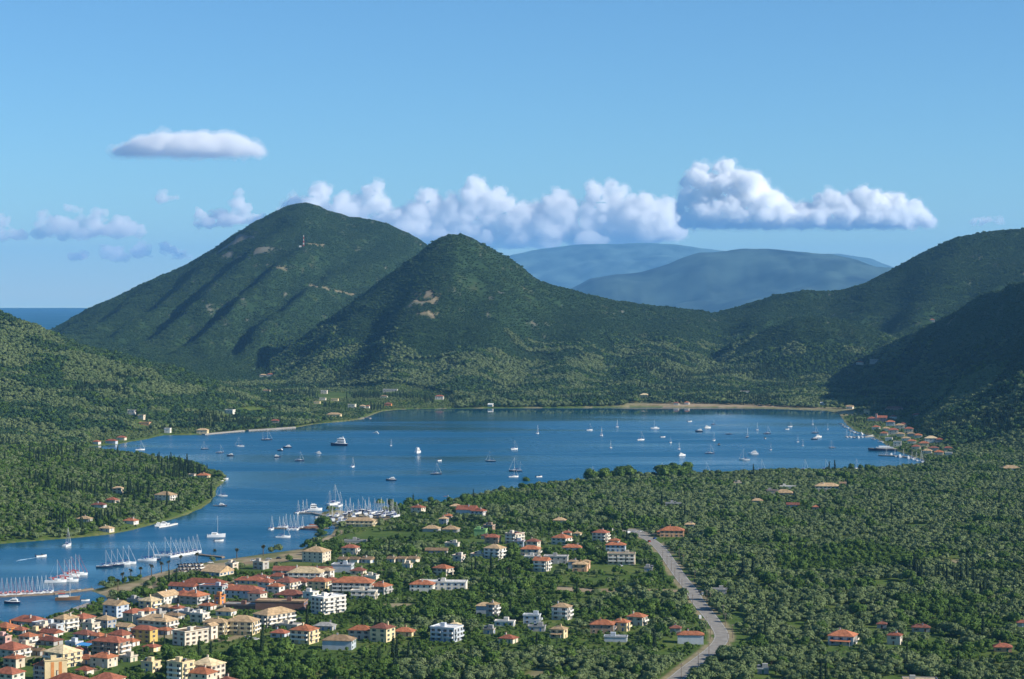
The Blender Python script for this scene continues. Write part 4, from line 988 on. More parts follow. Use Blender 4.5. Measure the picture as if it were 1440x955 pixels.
        P.append(('hull', bmesh_(('hull', 'G'), lambda m: hull(m, 12, 3.3, 1.5, woodh, deckm)))); P.append(('cabin', bmesh_(('cabin', 'G'), lambda m: (m.box(-4.4, .6, -1.0, 1.0, 1.6, 2.5, hullw), m.box(-4.5, -1.2, -1.25, 1.25, 3.3, 3.4, redc)))))
        P.append(('mast', bmesh_(('mast', 'G'), lambda m: rig(m, 1.2, 10.5, .12)))); P.append(('bowsprit', bmesh_(('bowsprit',), lambda m: m.tube((5.6,0,2.1),(7.6,0,2.6),.1,.06,woodh,5))))
    elif kind == 'F':
        P.append(('hull', bmesh_(('hull', 'F', c), lambda m: hull(m, 12, 2.6, .9, navy if c == 'n' else rust, deckm, stern=.95)))); P.append(('cabin', bmesh_(('cabin', 'F', c), lambda m: (m.box(-4.5, 2.8, -.95, .95, .95, 1.6, hullw), m.box(-4.4, 2.82, -.97, .97, 1.12, 1.38, glassm), m.box(-3.0, 1.6, -.8, .8, 1.6, 2.1, hullw if c == 'n' else rust)))))
        P.append(('funnel', bmesh_(('funnel',), lambda m: m.tube((-2.4,0,2.1),(-2.5,0,3.0),.3,.25,navy,8))))
    return P
KW = {'S': 'sailing yacht', 'K': 'two masted sailing yacht', 'Y': 'sailing yacht', 'M': 'motor boat', 'B': 'large motor yacht', 'C': 'catamaran', 'D': 'small open boat', 'G': 'wooden sailing boat', 'F': 'ferry boat'}
NM = {'S': 'sailing_yacht', 'K': 'sailing_yacht', 'Y': 'stored_yacht', 'M': 'motor_boat', 'B': 'motor_yacht', 'C': 'catamaran', 'D': 'open_boat', 'G': 'gulet', 'F': 'ferry'}
BCAT = {'S': 'sailboat', 'K': 'sailboat', 'Y': 'sailboat', 'M': 'motorboat', 'B': 'yacht', 'C': 'catamaran', 'D': 'boat', 'G': 'sailboat', 'F': 'ferry'}
CW = {'w': 'white', 'n': 'dark', 'o': 'brown', 'r': 'white'}
ORD = ['first','second','third','fourth','fifth','sixth','seventh','eighth','ninth','tenth','eleventh','twelfth','thirteenth','fourteenth','fifteenth','sixteenth','seventeenth','eighteenth','nineteenth','twentieth','twenty-first','twenty-second','twenty-third','twenty-fourth','twenty-fifth','twenty-sixth']
def boat(u, v, kind, L, yaw, c, label, group, z=None):
    if z is None: x, y = W(u, v); z = 0
    else: x, y, z = ground(u, v); z += 2.15 if kind == 'Y' else .35
    o = add(NM[kind], None, None, (x, y, z), R(yaw), L / 12)
    tag(o, label, BCAT[kind], group)
    for nm, me in parts_of(kind, c): add(nm, me, o)
    return o
# groups: phrase of the place | boats u v kind length yaw colour (sorted from the left)
BD = """
in the left arm of the bay|197 633 S 13 20 w;288 632 S 11 200 n;309 637 S 11 20 n;324 641 M 9 185 n;337 628 S 13 190 w;375 619 K 16 5 n;312 698 S 12 190 w
off the left shore in mid bay|390 643 M 9 10 n;394 634 M 9 160 n;404 630 M 12 190 n;421 648 S 12 15 n;447 638 M 9 185 w;477 627 B 24 175 n;496 657 S 12 70 w;528 610 M 10 170 w;550 627 S 9 90 w;550 676 M 12 185 n;588 637 B 15 60 w;613 667 S 13 5 n;618 648 D 7 40 w
in the middle of the bay|690 649 S 13 175 n;723 632 S 12 30 w;725 663 K 16 185 n;722 671 S 12 20 w;756 610 S 13 80 w;758 671 D 8 30 w;829 605 S 10 20 w;846 613 S 13 75 w;859 630 S 11 95 w;868 601 S 13 80 w
off the beach|901 619 S 13 30 w;921 603 C 13 190 w;932 615 D 8 20 w;943 623 S 9 70 w;955 632 S 10 80 w;959 641 M 11 30 w;970 593 D 8 20 w;983 607 M 12 190 n;995 602 M 11 20 w;998 638 S 13 10 n;1003 597 S 8 20 n;1004 620 S 12 70 w;1011 626 D 9 80 n;1025 611 D 9 5 n
in the right part of the bay|1047 647 S 14 185 w;1051 615 S 13 75 n;1059 639 M 14 185 w;1065 605 S 12 80 w;1076 617 D 8 70 w;1079 610 S 12 20 n;1084 633 S 10 80 w;1107 604 D 7 20 w;1111 600 S 8 20 w;1122 622 S 11 80 w;1129 627 S 9 80 w;1143 597 S 10 80 w;1145 618 M 10 190 n;1146 609 S 11 10 n;1151 615 M 11 20 w;1164 604 S 9 80 w;1170 630 S 10 200 n
tied to the harbour village jetty|1191 615 S 11 95 w;1196 615 S 11 95 w;1201 616 S 10 95 n;1207 616 M 9 95 w;1212 615 S 11 95 w;1224 613 D 9 10 w
along the harbour village quay|1183 597 D 8 130 w;1186 600 D 8 130 w;1190 602 S 10 130 w;1195 606 D 8 130 w;1199 608 S 10 130 w;1204 610 D 8 130 w;1210 611 M 9 130 w;1218 613 D 8 130 w;1228 618 D 8 130 w;1238 622 S 10 130 w
by the far right pier|1247 641 S 11 95 w;1253 641 M 10 95 n;1259 642 S 11 95 w;1265 643 M 11 95 w;1271 643 S 11 95 w;1277 645 M 10 95 w;1283 646 S 11 95 w;1289 648 S 11 95 w;1296 650 K 15 95 w
behind the near grove|832 670 S 12 20 w;930 665 S 12 20 w;992 665.5 S 13 20 w;1070 662.5 S 14 30 w;1131 661.5 S 13 30 w;1160 661 S 13 10 n;1203 660 S 13 20 w
in the channel|58 783 D 9 30 w;95 768 S 15 80 w;304 755 C 16 8 w;308 761 D 8 20 w
in the channel raft|78 819 S 16 8 r;88 816 S 15 8 r;95 818 S 16 8 r;98 811 S 15 8 r;104 808 S 15 8 r;109 809 S 15 10 r
in the long pontoon row|2 838 S 12 80 r;9 838 S 12 80 r;15 837 S 12 80 r;21 837 S 12 80 r;27 837 S 12 80 r;33 836 S 12 80 r;39 836 S 12 80 r;45 836 S 12 80 r;52 835 S 12 80 w;58 835 S 12 80 w;64 834 S 12 80 w;71 834 S 12 80 w
around the inner pontoon|17 849 M 11 185 n;80 834 F 7 5 r;88 833 F 9 5 r;95 844 G 17 5 o;107 831 D 7 5 w;120 845 D 6 20 w
rafted off the promenade|147 798 S 13 5 n;155 796 S 12 8 n;163 796 S 13 8 n;171 794 S 14 8 w;179 793 S 14 8 w
anchored left of the promenade jetty|207 789 S 15 5 w;214 788 S 14 3 n
at the promenade jetty|230 782 S 15 5 w;238 782 S 15 5 w;246 783 S 14 60 w;252 782 S 14 60 w;258 781 S 13 60 w;264 780 S 14 60 w;270 779 S 14 60 w;276 778 S 15 60 w
at the headland piers|225 740 M 10 15 w;232 738 M 9 10 w;313 712 M 9 5 n;316 674 D 8 10 w;310 677 D 7 10 w
at the boatyard pontoon|382 745 S 12 80 w;393 742 S 10 80 w;398 742 S 10 80 w;402 742 S 12 80 w;408 745 S 13 80 w;413 745 S 13 80 w;418 745 S 13 80 w;425 742 S 10 80 w;398 756 S 13 5 w;442 742 F 18 5 r;456 739 B 11 170 n
at the outer boatyard pier|419 722 S 12 80 w;426 721 S 12 80 w;431 720 S 12 80 n;443 718 B 14 12 w;450 728 D 9 10 w;470 710 K 20 60 w;478 712 S 14 70 w
"""
for ln in BD.strip().split('\n'):
    place, bs = ln.split('|'); L = sorted([b.split() for b in bs.split(';')], key=lambda b: float(b[0]))
    cnt = {}
    for b in L: cnt[(b[2], b[5])] = cnt.get((b[2], b[5]), 0) + 1
    seen = {}
    for b in L:
        u, v, k, ln_, yaw, c = b; key = (k, c); seen[key] = seen.get(key, 0) + 1
        wd_ = f"{CW[c]} {KW[k]}"
        if k == 'F' and c == 'r': wd_ = 'rusty red workboat'
        if c == 'r' and k == 'S': wd_ = 'white yacht with red sail cover'
        lab = f"only {wd_} {place}" if cnt[key] == 1 else f"{wd_} {place}, {ORD[seen[key]-1]} such from the left"
        boat(float(u), float(v), k, float(ln_) * .93, float(yaw) + random.uniform(-4, 4), c, lab, 'boats ' + place)
boat(1241, 634, 'F', 36, 178, 'n', 'long white ferry with dark hull lying at the harbour village', 'boats by the far right pier')
# yachts laid up ashore and the small boats parked by the warehouse
yd = [(462,731),(468,735),(474,729),(480,733),(486,727),(492,724),(497,731),(503,726),(508,722),(514,727),(519,723),(521,730),(526,725),(531,728),(536,724),(540,729),(544,725),(549,728),(553,725),(478,738),(487,737),(557,730)]
for i, (u, v) in enumerate(sorted(yd)):
    boat(u, v, 'Y', 12.5, random.choice([60, 80, 100, 5]), random.choice('wwwn') if i % 5 else 'n', f"laid up yacht on props in the boatyard, {ORD[i]} from the left", 'yachts laid up in the boatyard', 0)
k = 0; sm = []
for r_ in range(3):
    for i in range(8): sm.append((250 + i * 4.7 + r_ * 1.6, 797.5 + r_ * 4.2 - i * .25))
for i, (u, v) in enumerate(sm):
    boat(u, v, 'D', 7.0, 65 + random.uniform(-15, 15), 'w', f"small boat parked ashore by the warehouse, {['back','middle','front'][i // 8]} row, {ORD[i % 8]} from the left", 'small boats parked ashore', 0)
wk = MB(); a = W(56, 783.3); c = W(24, 788.5)
wk.poly([(a[0], a[1] - .6, .006), (a[0], a[1] + .6, .006), (c[0], c[1] + 4.5, .006), (c[0], c[1] - 4.5, .006)], [(0,3,2,1)], mat('wake_foam', (.34,.48,.58), .5, .3, .5, .3))
tag(add('wake_foam', wk.mesh('wake_foam')), 'pale wake behind the speeding open boat in the channel', None, None, 'stuff')

# ------------------------------------------------------------------ jetties
def jetty(pts, w, z, label, m=concrete, name='jetty', posts=True):
    P = [Vector((*W(u, v), 0)) for u, v in pts]; o = add(name, None, None, (P[0].x, P[0].y, 0)); tag(o, label, 'jetty')
    deck = MB()
    for a_, b_ in zip(P[:-1], P[1:]):
        d = (b_ - a_).normalized(); nn = Vector((-d.y, d.x, 0)) * w / 2; q = [a_ - nn - P[0], b_ - nn - P[0], b_ + nn - P[0], a_ + nn - P[0]]
        deck.poly([(p.x, p.y, -.6) for p in q] + [(p.x, p.y, z) for p in q], [(3,2,1,0),(4,5,6,7),(0,1,5,4),(1,2,6,5),(2,3,7,6),(3,0,4,7)], m)
    add('deck', deck.mesh('deck'), o)
    if posts:
        for a_, b_ in zip(P[:-1], P[1:]):
            for t in (.15, .85):
                p = a_.lerp(b_, t) - P[0]; k_ = MB(); k_.tube((p.x, p.y + w / 2 + .2, -2), (p.x, p.y + w / 2 + .2, z + 1.2), .16, .16, wood, 6); add('post', k_.mesh('post'), o)
    return o
plank = mat('weathered_planks', (.26,.20,.14), .9, .1, .2, .8)
jetty([(-20,840.5),(30,838.5),(75,836),(118,830.5),(130,829)], 3.0, .9, 'long floating pontoon with the row of white yachts at the left', plank)
jetty([(281,781),(298,783),(314,784.5)], 3.2, 1.0, 'dark jetty off the promenade right of the moored yachts', plank)
jetty([(378,743.5),(420,744),(464,743.5)], 3.0, .9, 'pontoon running left from the boatyard trees', plank)
jetty([(414,722),(440,722.5),(456,726)], 3.4, 1.1, 'outer pier in front of the boatyard yachts')
jetty([(1189,614.5),(1215,615),(1242,613)], 4, 1.0, 'harbour village jetty with a few small yachts')
jetty([(1236,641),(1262,642),(1286,645)], 5, 1.3, 'far right pier behind the near olive grove')
jetty([(222,742),(236,740),(248,737)], 3, .8, 'small white pier below the headland house', white)
jetty([(300,711.5),(318,712)], 2.4, .7, 'short pier with a dark boat at the headland')
jetty([(306,675),(320,673)], 3, .8, 'little landing stage on the headland tip')
jetty([(286,611.6),(318,608.6),(342,606.4)], 6, 1.6, 'stone quay wall along the left shore, nearer part')
jetty([(348,606),(384,603.8),(414,601.6)], 6, 1.6, 'stone quay wall along the left shore, farther part')
jetty([(498,590),(512,588),(521,588.5)], 4, 1.0, 'stone landing with jetty at the far left corner of the bay')
jetty([(95,864),(112,857),(130,850.5)], 7, 1.2, 'pale concrete slipway along the small harbour beach')

# ------------------------------------------------------------------ cars
tyre = mat('tyre_rubber', (.02,.02,.02), .9, .1)
CARM = {}
def car(u, v, yaw, paint, label, van=False, off=3.33):
    x, y, z = ground(u, v); z = max(z, off if off else 0)
    o = add('van' if van else 'car', None, None, (x, y, z), R(yaw)); tag(o, label, 'van' if van else 'car', 'cars parked or driving in the town and on the road')
    k = (paint, van)
    if k not in CARM:
        pm = mat('car_paint_' + paint, {'white': (.75,.75,.74), 'silver': (.5,.52,.54), 'red': (.45,.03,.025), 'blue': (.04,.08,.25), 'dark': (.03,.03,.035)}[paint], .25, .5)
        b_ = MB(); hh = 1.0 if not van else 1.2; S = [(-2.1, .35, .8), (-2.1, .78, hh - .08), (-1.1, .86, hh), (1.0, .86, hh - .06), (2.0, .78, hh - .25), (2.15, .7, .45)]
        b_.poly([(x_, -w_, .32) for x_, w_, z_ in S] + [(x_, -w_, z_) for x_, w_, z_ in S] + [(x_, w_, z_) for x_, w_, z_ in S] + [(x_, w_, .32) for x_, w_, z_ in S],
                [(i, i + 1, 7 + i, 6 + i) for i in range(5)] + [(6 + i, 7 + i, 13 + i, 12 + i) for i in range(5)] + [(12 + i, 13 + i, 19 + i, 18 + i) for i in range(5)] + [(0,6,12,18),(5,23,17,11)], pm)
        c_ = MB(); t = 1.48 if not van else 2.05; x0, x1, x2, x3 = (-1.7, -1.2, .3, 1.05) if not van else (-2.05, -2.0, 1.0, 1.6)
        c_.poly([(x0,-.8,hh-.02),(x3,-.8,hh-.02),(x3,.8,hh-.02),(x0,.8,hh-.02),(x1,-.66,t),(x2,-.66,t),(x2,.66,t),(x1,.66,t)], [(0,1,5,4),(1,2,6,5),(2,3,7,6),(3,0,4,7)], glassm if not van else pm)
        c_.poly([(x1,-.67,t+.01),(x2,-.67,t+.01),(x2,.67,t+.01),(x1,.67,t+.01)], [(0,1,2,3)], pm)
        w_ = MB(); w_.tube((0,-.1,0),(0,.1,0),.33,.33,tyre,12)
        CARM[k] = (b_.mesh('body'), c_.mesh('cabin'), w_.mesh('wheel'))
    b_, c_, w_ = CARM[k]; add('body', b_, o); add('cabin', c_, o)
    for sx in (-1.3, 1.35):
        for sy in (-.78, .78): add('wheel', w_, o, (sx, sy, .33))
    return o
car(884, 750, 20, 'white', 'white van parked at the far end of the road', True)
car(892, 748.5, 10, 'silver', 'silver car parked beside the white van at the road end')
car(901, 747.5, 5, 'white', 'white car at the back of the gravel parking space')
car(913, 762, 100, 'red', 'red car on the far stretch of the road')
car(921, 758, 60, 'blue', 'blue car under the trees near the tavern')
car(984, 831, 95, 'dark', 'dark car parked at the right edge of the road')
car(988, 835, 95, 'silver', 'silver car behind the dark one at the road edge')
car(984, 869, 95, 'white', 'white van on the left verge above the road bend', True)
car(960, 828, 100, 'dark', 'dark car at the left verge near the dirt track')
car(316, 898, 0, 'white', 'white car in front of the left matching balcony block', off=0)
car(347, 898, 10, 'silver', 'silver car in front of the right matching balcony block', off=0)
car(353, 899, 10, 'white', 'white car right of the silver one below the balcony blocks', off=0)
car(360, 900, 10, 'white', 'white car nearest the trees below the balcony blocks', off=0)
car(215, 820, 30, 'dark', 'dark car on the promenade between the palms', off=0)
car(248, 805, 30, 'dark', 'dark car parked at the promenade near the small boats', off=0)
car(296, 792, 10, 'white', 'white car between the warehouse and the water', off=0)
car(356, 789, 5, 'white', 'white car in the waterfront car park', off=0)
car(378, 787, 5, 'silver', 'silver car in the waterfront car park', off=0)
car(392, 786, 5, 'dark', 'dark car in the waterfront car park', off=0)
car(838, 864, 5, 'white', 'white camper parked on the lawn behind the tan roofed houses', True, off=0)

for q_, (u_, v_, p_, wh_) in enumerate([(132,879,'white','below the old slip'),(185,862,'silver','in the lane behind the tall bluish gable'),(240,858,'dark','below the white gabled house'),(300,847,'white','in the lane below the bluish blocks'),(328,850,'red','outside the unfinished flat block'),(222,893,'blue','above the yellow building'),(96,917,'white','beside the bright blue awning'),(452,818,'silver','outside the broad pale roof'),(512,806,'white','near the big grey blue box'),(420,872,'dark','beside the low flat annex'),(700,788,'white','in front of the tall tan roofed house'),(872,797,'silver','in front of the white roadside hotel')]):
    car(u_, v_, 20 * q_, p_, f"{p_} car parked {wh_}", off=0)

# ------------------------------------------------------------------ poles, palms, mast
polew = mat('pole_wood', (.17,.13,.10), .9, .1)
pm_ = MB(); pm_.tube((0,0,-1),(0,0,8.2),.17,.12,polew,7); cm_ = MB(); cm_.box(-.9, .9, -.08, .08, 7.3, 7.48, polew); [cm_.tube((x_,0,7.48),(x_,0,7.75),.06,.05,white,5) for x_ in (-.8,-.3,.3,.8)]
PME, CME = pm_.mesh('pole'), cm_.mesh('crossarm')
def pole(u, v, label):
    x, y, z = ground(u, v); o = add('utility_pole', None, None, (x, y, z), R(10)); tag(o, label, 'utility pole', 'utility poles along the road'); add('post', PME, o); add('crossarm', CME, o)
pl = sorted([(932,789),(938,795),(944,802),(949,813),(955,822),(959,829),(974,852),(993,884),(999,897),(982,938),(958,954),(997,922)], key=lambda p: p[1])
pr = sorted([(955,785),(961,794),(977,817),(994,846),(999,849),(1017,868),(1020,880),(1030,896),(1024,907)], key=lambda p: p[1])
for i, p in enumerate(pl): pole(*p, f"wooden utility pole left of the road, {ORD[i]} counted from its far end")
for i, p in enumerate(pr): pole(*p, f"wooden utility pole right of the road, {ORD[i]} counted from its far end")
frond = mat('dry_palm_fronds', (.075,.075,.03), .9, .1, .3, 2); ptr = mat('palm_trunk', (.11,.08,.055), .95, .05, .3, 3)
t_ = MB(); t_.tube((0,0,-.5),(.1,0,6.2),.32,.24,ptr,8); f_ = MB(); rp = random.Random(4)
for i in range(26):
    a = i * 2.4; el = rp.uniform(-.9, 1.0); L = rp.uniform(1.4, 2.2); d = Vector((math.cos(a) * math.cos(el), math.sin(a) * math.cos(el), math.sin(el))); sd = d.cross(Vector((0, 0, 1))).normalized() * .28; p = Vector((.1, 0, 6.3)); q = p + d * L * .6 + Vector((0, 0, .15)); e = p + d * L + Vector((0, 0, -.5))
    f_.poly([p - sd * .4, p + sd * .4, q + sd, e, q - sd], [(0,1,2,3,4)], frond)
TP, FP = t_.mesh('trunk'), f_.mesh('fronds')
palms = [(166,829),(172,819),(184,814),(198,811),(213,809.5),(227,805),(237,801),(254,794),(277,791.5),(302,785),(333,785),(370,781)]
for i, (u, v) in enumerate(palms):
    x, y, z = ground(u, v + 1); o = add('palm_tree', None, None, (x, y, z), rp.uniform(0, 6), rp.uniform(.95, 1.25)); tag(o, f"slender dark palm on the promenade, {ORD[i]} from the left", 'palm tree', 'palms along the promenade'); add('trunk', TP, o); add('fronds', FP, o)
x, y, z = ground(427, 347); rmst = add('radio_mast', None, None, (x, y, z)); tag(rmst, 'tall red and white radio mast on the big hill slope', 'radio mast')
redp = mat('red_mast_paint', (.5,.06,.04), .6, .3); L_ = MB()
for k in range(6):
    m_ = redp if k % 2 == 0 else white; z0 = k * 6; r0 = 2.2 - k * .3; r1 = 2.2 - (k + 1) * .3
    for a in range(4):
        A = math.pi / 2 * a + .78; B = A + math.pi / 2; L_.tube((r0 * math.cos(A), r0 * math.sin(A), z0), (r1 * math.cos(A), r1 * math.sin(A), z0 + 6), .35, .35, m_, 5); L_.tube((r0 * math.cos(A), r0 * math.sin(A), z0), (r1 * math.cos(B), r1 * math.sin(B), z0 + 6), .16, .16, m_, 4)
add('lattice_tower', L_.mesh('lattice_tower'), rmst); e_ = MB(); e_.box(-14, -7, -3, 3, -2, 3.2, white); add('equipment_hut', e_.mesh('equipment_hut'), rmst)
aw = MB(); aw.poly([(-4.5,-2.5,2.4),(4.5,-2.5,2.4),(4.5,2.5,3.1),(-4.5,2.5,3.1),(-4.5,-2.5,2.5),(4.5,-2.5,2.5),(4.5,2.5,3.2),(-4.5,2.5,3.2)], [(3,2,1,0),(4,5,6,7),(0,1,5,4),(1,2,6,5),(2,3,7,6),(3,0,4,7)], mat('bright_blue_awning', (.07,.30,.62), .7, .2))
for x_ in (-4.2, 4.2):
    for y_ in (-2.3, 2.3): aw.box(x_ - .08, x_ + .08, y_ - .08, y_ + .08, -1.5, 2.42 if y_ < 0 else 3.05, steel)
x, y, z = ground(119, 913); tag(add('awning', aw.mesh('awning'), None, (x, y, z), R(-30)), 'bright blue awning among the red roofs of the left town', 'awning')

# ------------------------------------------------------------------ trees
def leaf_mat(name, dark, mid, light, patch=.02):
    m = bpy.data.materials.new(name); m.use_nodes = True; n = m.node_tree; b = n.nodes['Principled BSDF']
    b.inputs['Roughness'].default_value = .75; b.inputs['Specular IOR Level'].default_value = .18
    g = N(n, 'ShaderNodeNewGeometry'); ns = N(n, 'ShaderNodeTexNoise', Scale=patch, Detail=4.0, Roughness=.6); n.links.new(g.outputs['Position'], ns.inputs['Vector'])
    oi = N(n, 'ShaderNodeObjectInfo'); n2 = N(n, 'ShaderNodeTexNoise', Scale=.55, Detail=3.0); n.links.new(g.outputs['Position'], n2.inputs['Vector'])
    a = N(n, 'ShaderNodeMath', _operation='MULTIPLY_ADD'); a.inputs[1].default_value = .22; n.links.new(oi.outputs['Random'], a.inputs[0])
    s1 = N(n, 'ShaderNodeMath', _operation='MULTIPLY_ADD'); s1.inputs[1].default_value = .7; n.links.new(ns.outputs['Fac'], s1.inputs[0])
    s2 = N(n, 'ShaderNodeMath', _operation='MULTIPLY_ADD'); s2.inputs[1].default_value = .5; s2.inputs[2].default_value = -.30; n.links.new(n2.outputs['Fac'], s2.inputs[0])
    n.links.new(s2.outputs[0], s1.inputs[2]); n.links.new(s1.outputs[0], a.inputs[2])
    n.links.new(ramp(n, [(.18, dark), (.46, mid), (.8, light)], a.outputs[0]), b.inputs['Base Color'])
    return m
olive_m = leaf_mat('olive_leaves', (.070,.112,.038), (.122,.164,.062), (.180,.216,.098))
broad_m = leaf_mat('green_leaves', (.030,.066,.010), (.070,.128,.020), (.145,.205,.042))
cyp_m = leaf_mat('cypress_needles', (.010,.024,.010), (.018,.040,.015), (.034,.062,.022))
scrub_m = leaf_mat('hillside_leaves', (.020,.055,.021), (.040,.083,.032), (.084,.119,.049), .006)
bark = mat('grey_bark', (.10,.08,.06), .95, .05, .25, 2)
def crown(name, seed, m, lobes, rx, rz, zc, nq, q, sub=2, lr=.55, jit=.55, columnar=False):
    rg = np.random.default_rng(seed); V = []; Fc = []
    C = []
    for i in range(lobes):
        a = rg.uniform(0, 6.283); rr_ = math.sqrt(rg.uniform(0, 1)) * (1 - lr) * 1.05
        C.append((rr_ * math.cos(a) * rx, rr_ * math.sin(a) * rx, zc + rg.uniform(-.75, 1) * rz * (1 - lr), rg.uniform(.75, 1.12) * lr))
    if columnar:
        C = [(rg.uniform(-.1, .1) * rx, rg.uniform(-.1, .1) * rx, zc - rz + (i + .7) / (lobes + .7) * 2 * rz, (1 - .75 * (i / lobes)**1.6) * rg.uniform(.9, 1.1)) for i in range(lobes)]
    bm = bmesh.new(); bmesh.ops.create_icosphere(bm, subdivisions=sub, radius=1); iv = np.array([v.co[:] for v in bm.verts]); fi = [[v.index for v in f.verts] for f in bm.faces]; bm.free()
    rzz = rz if not columnar else rz / lobes * 2.4
    for (cx, cy_, cz, l) in C:
        k = len(V); dsp = rg.uniform(.72, 1.0, len(iv))[:, None] * .86
        P = iv * dsp * np.array([rx * l, rx * l, rzz * l if not columnar else rzz]) + np.array([cx, cy_, cz])
        V += P.tolist(); Fc += [[k + a for a in f] for f in fi]
    per = nq // lobes
    for (cx, cy_, cz, l) in C:
        d = rg.normal(size=(per, 3)); d /= np.linalg.norm(d, axis=1)[:, None]; d[:, 2] = np.where(d[:, 2] < -.45, -d[:, 2], d[:, 2])
        ext = np.array([rx * l, rx * l, rzz * l if not columnar else rzz])
        P = d * ext * rg.uniform(.82, 1.10, per)[:, None] + np.array([cx, cy_, cz])
        nrm = d + rg.normal(size=(per, 3)) * jit; nrm /= np.linalg.norm(nrm, axis=1)[:, None]
        t = np.cross(nrm, rg.normal(size=(per, 3))); t /= np.linalg.norm(t, axis=1)[:, None] + 1e-9; b2 = np.cross(nrm, t)
        s = q * rg.uniform(.6, 1.35, per)[:, None]
        k = len(V); quad = np.stack([P - t * s - b2 * s * .6, P + t * s * .9 - b2 * s * .5, P + t * s * .5 + b2 * s * .8, P - t * s * .6 + b2 * s * .6], 1)
        V += quad.reshape(-1, 3).tolist(); Fc += [[k + 4 * i, k + 4 * i + 1, k + 4 * i + 2, k + 4 * i + 3] for i in range(per)]
    me = bpy.data.meshes.new(name); me.from_pydata(V, [], Fc); me.materials.append(m); me.update(); return me
def trunk(name, seed, h, r, spread):
    rg = random.Random(seed); m = MB(); m.tube((0,0,-1.2),(.1,0,h * .55),r,r * .7,bark,7)
    for i in range(4):
        a = i * 1.57 + rg.uniform(-.4, .4); m.tube((.1,0,h * .5),(math.cos(a) * spread, math.sin(a) * spread, h * rg.uniform(.95, 1.2)), r * .5, r * .2, bark, 5)
    return m.mesh(name)
# near trees, unit: metres
OLV = [crown('crown', 100 + i, olive_m, 8, 4.2, 2.7, 3.0, 560, .40, jit=.32) for i in range(6)]
BRD = [crown('crown', 120 + i, broad_m, 9, 4.2, 3.5, 3.9, 600, .42, jit=.32) for i in range(5)]
CYP = [crown('crown', 140 + i, cyp_m, 7, 1.35, 6.3, 6.8, 420, .30, columnar=True) for i in range(4)]
OTR = [trunk('trunk', i, 2.6, .34, 1.3) for i in range(2)]; BTR = [trunk('trunk', 9 + i, 3.4, .28, 1.4) for i in range(2)]
ct = MB(); ct.tube((0,0,-1),(0,0,3),.22,.16,bark,6); CTR = ct.mesh('trunk')
# lighter versions for the woods
def far_set(fn): return [fn(i) for i in range(5)]
OLF = far_set(lambda i: crown('olive_crown', 200 + i, olive_m, 5, 4.3, 2.7, 2.8, 170, .60, sub=1, jit=.3))
BRF = far_set(lambda i: crown('leafy_crown', 220 + i, broad_m, 5, 3.9, 3.3, 3.6, 170, .58, sub=1, jit=.4))
CYF = far_set(lambda i: crown('cypress_crown', 240 + i, cyp_m, 5, 1.4, 6.0, 6.4, 110, .42, sub=1, columnar=True))
SCF = far_set(lambda i: crown('scrub_crown', 260 + i, scrub_m, 5, 3.9, 1.7, 1.3, 90, .75, sub=1))
SWF = far_set(lambda i: crown('hillside_crown', 280 + i, scrub_m, 5, 3.5, 2.6, 3.2, 120, .62, sub=1))

def jgrid(x0, x1, y0, y1, s, rg):
    gx, gy = np.meshgrid(np.arange(x0, x1, s), np.arange(y0, y1, s)); gx = gx + (np.arange(gx.shape[0]) % 2)[:, None] * s / 2
    return (gx + rg.uniform(-.36, .36, gx.shape) * s).ravel(), (gy + rg.uniform(-.36, .36, gx.shape) * s).ravel()
def sample(arr, u, Y):
    i = np.clip(np.searchsorted(us, u), 0, len(us) - 1); j = np.clip(np.searchsorted(Ys, Y), 0, len(Ys) - 1); return arr[j, i]
rgt = np.random.default_rng(33)
HA = np.array(HOUSES)
TOWN = [(0,884),(70,870),(150,845),(200,830),(260,812),(330,806),(420,798),(545,800),(565,842),(500,872),(580,905),(430,912),(330,905),(280,912),(200,925),(215,955),(0,955)]
def inpoly(u, v, P):
    r_ = np.zeros(u.shape, bool)
    for (ax, ay), (bx, by) in zip(P, P[1:] + P[:1]):
        c = (ay > v) != (by > v); r_ ^= c & (u < ax + (v - ay) * (bx - ax) / ((by - ay) or 1e-9))
    return r_
roadx = I([(735, 880), (749, 893), (774, 931), (814, 959), (848, 983), (880, 1008), (893, 1015), (905, 1011), (920, 993), (938, 970), (955, 950), (1000, 900)])
# --- plain and headland
x, y = jgrid(-960, 980, 1080, 2760, 6.1, rgt)
u = x / y * F + CX; ok = (u > -240) & (u < 1720); x, y, u = x[ok], y[ok], u[ok]
z, d = zat(u, y); v = EYE - (z - H) / y * F
rdist = poly_dist(x, y, RPA)
town = inpoly(u, v, TOWN)
noise = vnoise(x / 38, y / 38, 91); noise2 = fbm(x / 90, y / 90, 95, 3)
cl = sample(clear, u, y)
right = (u > np.interp(v, [735, 749, 774, 814, 848, 880, 893, 905, 920, 938, 955], [880, 893, 931, 959, 983, 1008, 1015, 1011, 993, 970, 950])) & (v > 700)
upper = (v < 735) & (u > 640)
headland = (y > 1560) & (u < 330) & (v < 770) & (x < -150)
rnd = rgt.random(x.shape)
keep = (d > 3) & (cl < .3) & (rdist > 7.5)
dens = np.where(town, .55, .9)
centre = ~right & ~upper & ~town & ~headland
dens = np.where(centre, np.where(noise2 > .04, .22, .84), dens); dens = np.where(right | upper, .97, dens); dens = np.where(centre & (v > 905), .97, dens)
keep &= rnd < dens; keep &= ~((right | upper) & (fbm(x / 34, y / 34, 401, 3) > .50))
promenade = (u > 120) & (u < 440) & (v > 772) & (v < 806) & ~headland
keep &= ~(promenade & (rgt.random(x.shape) < .9))
small = np.zeros(x.shape, bool)
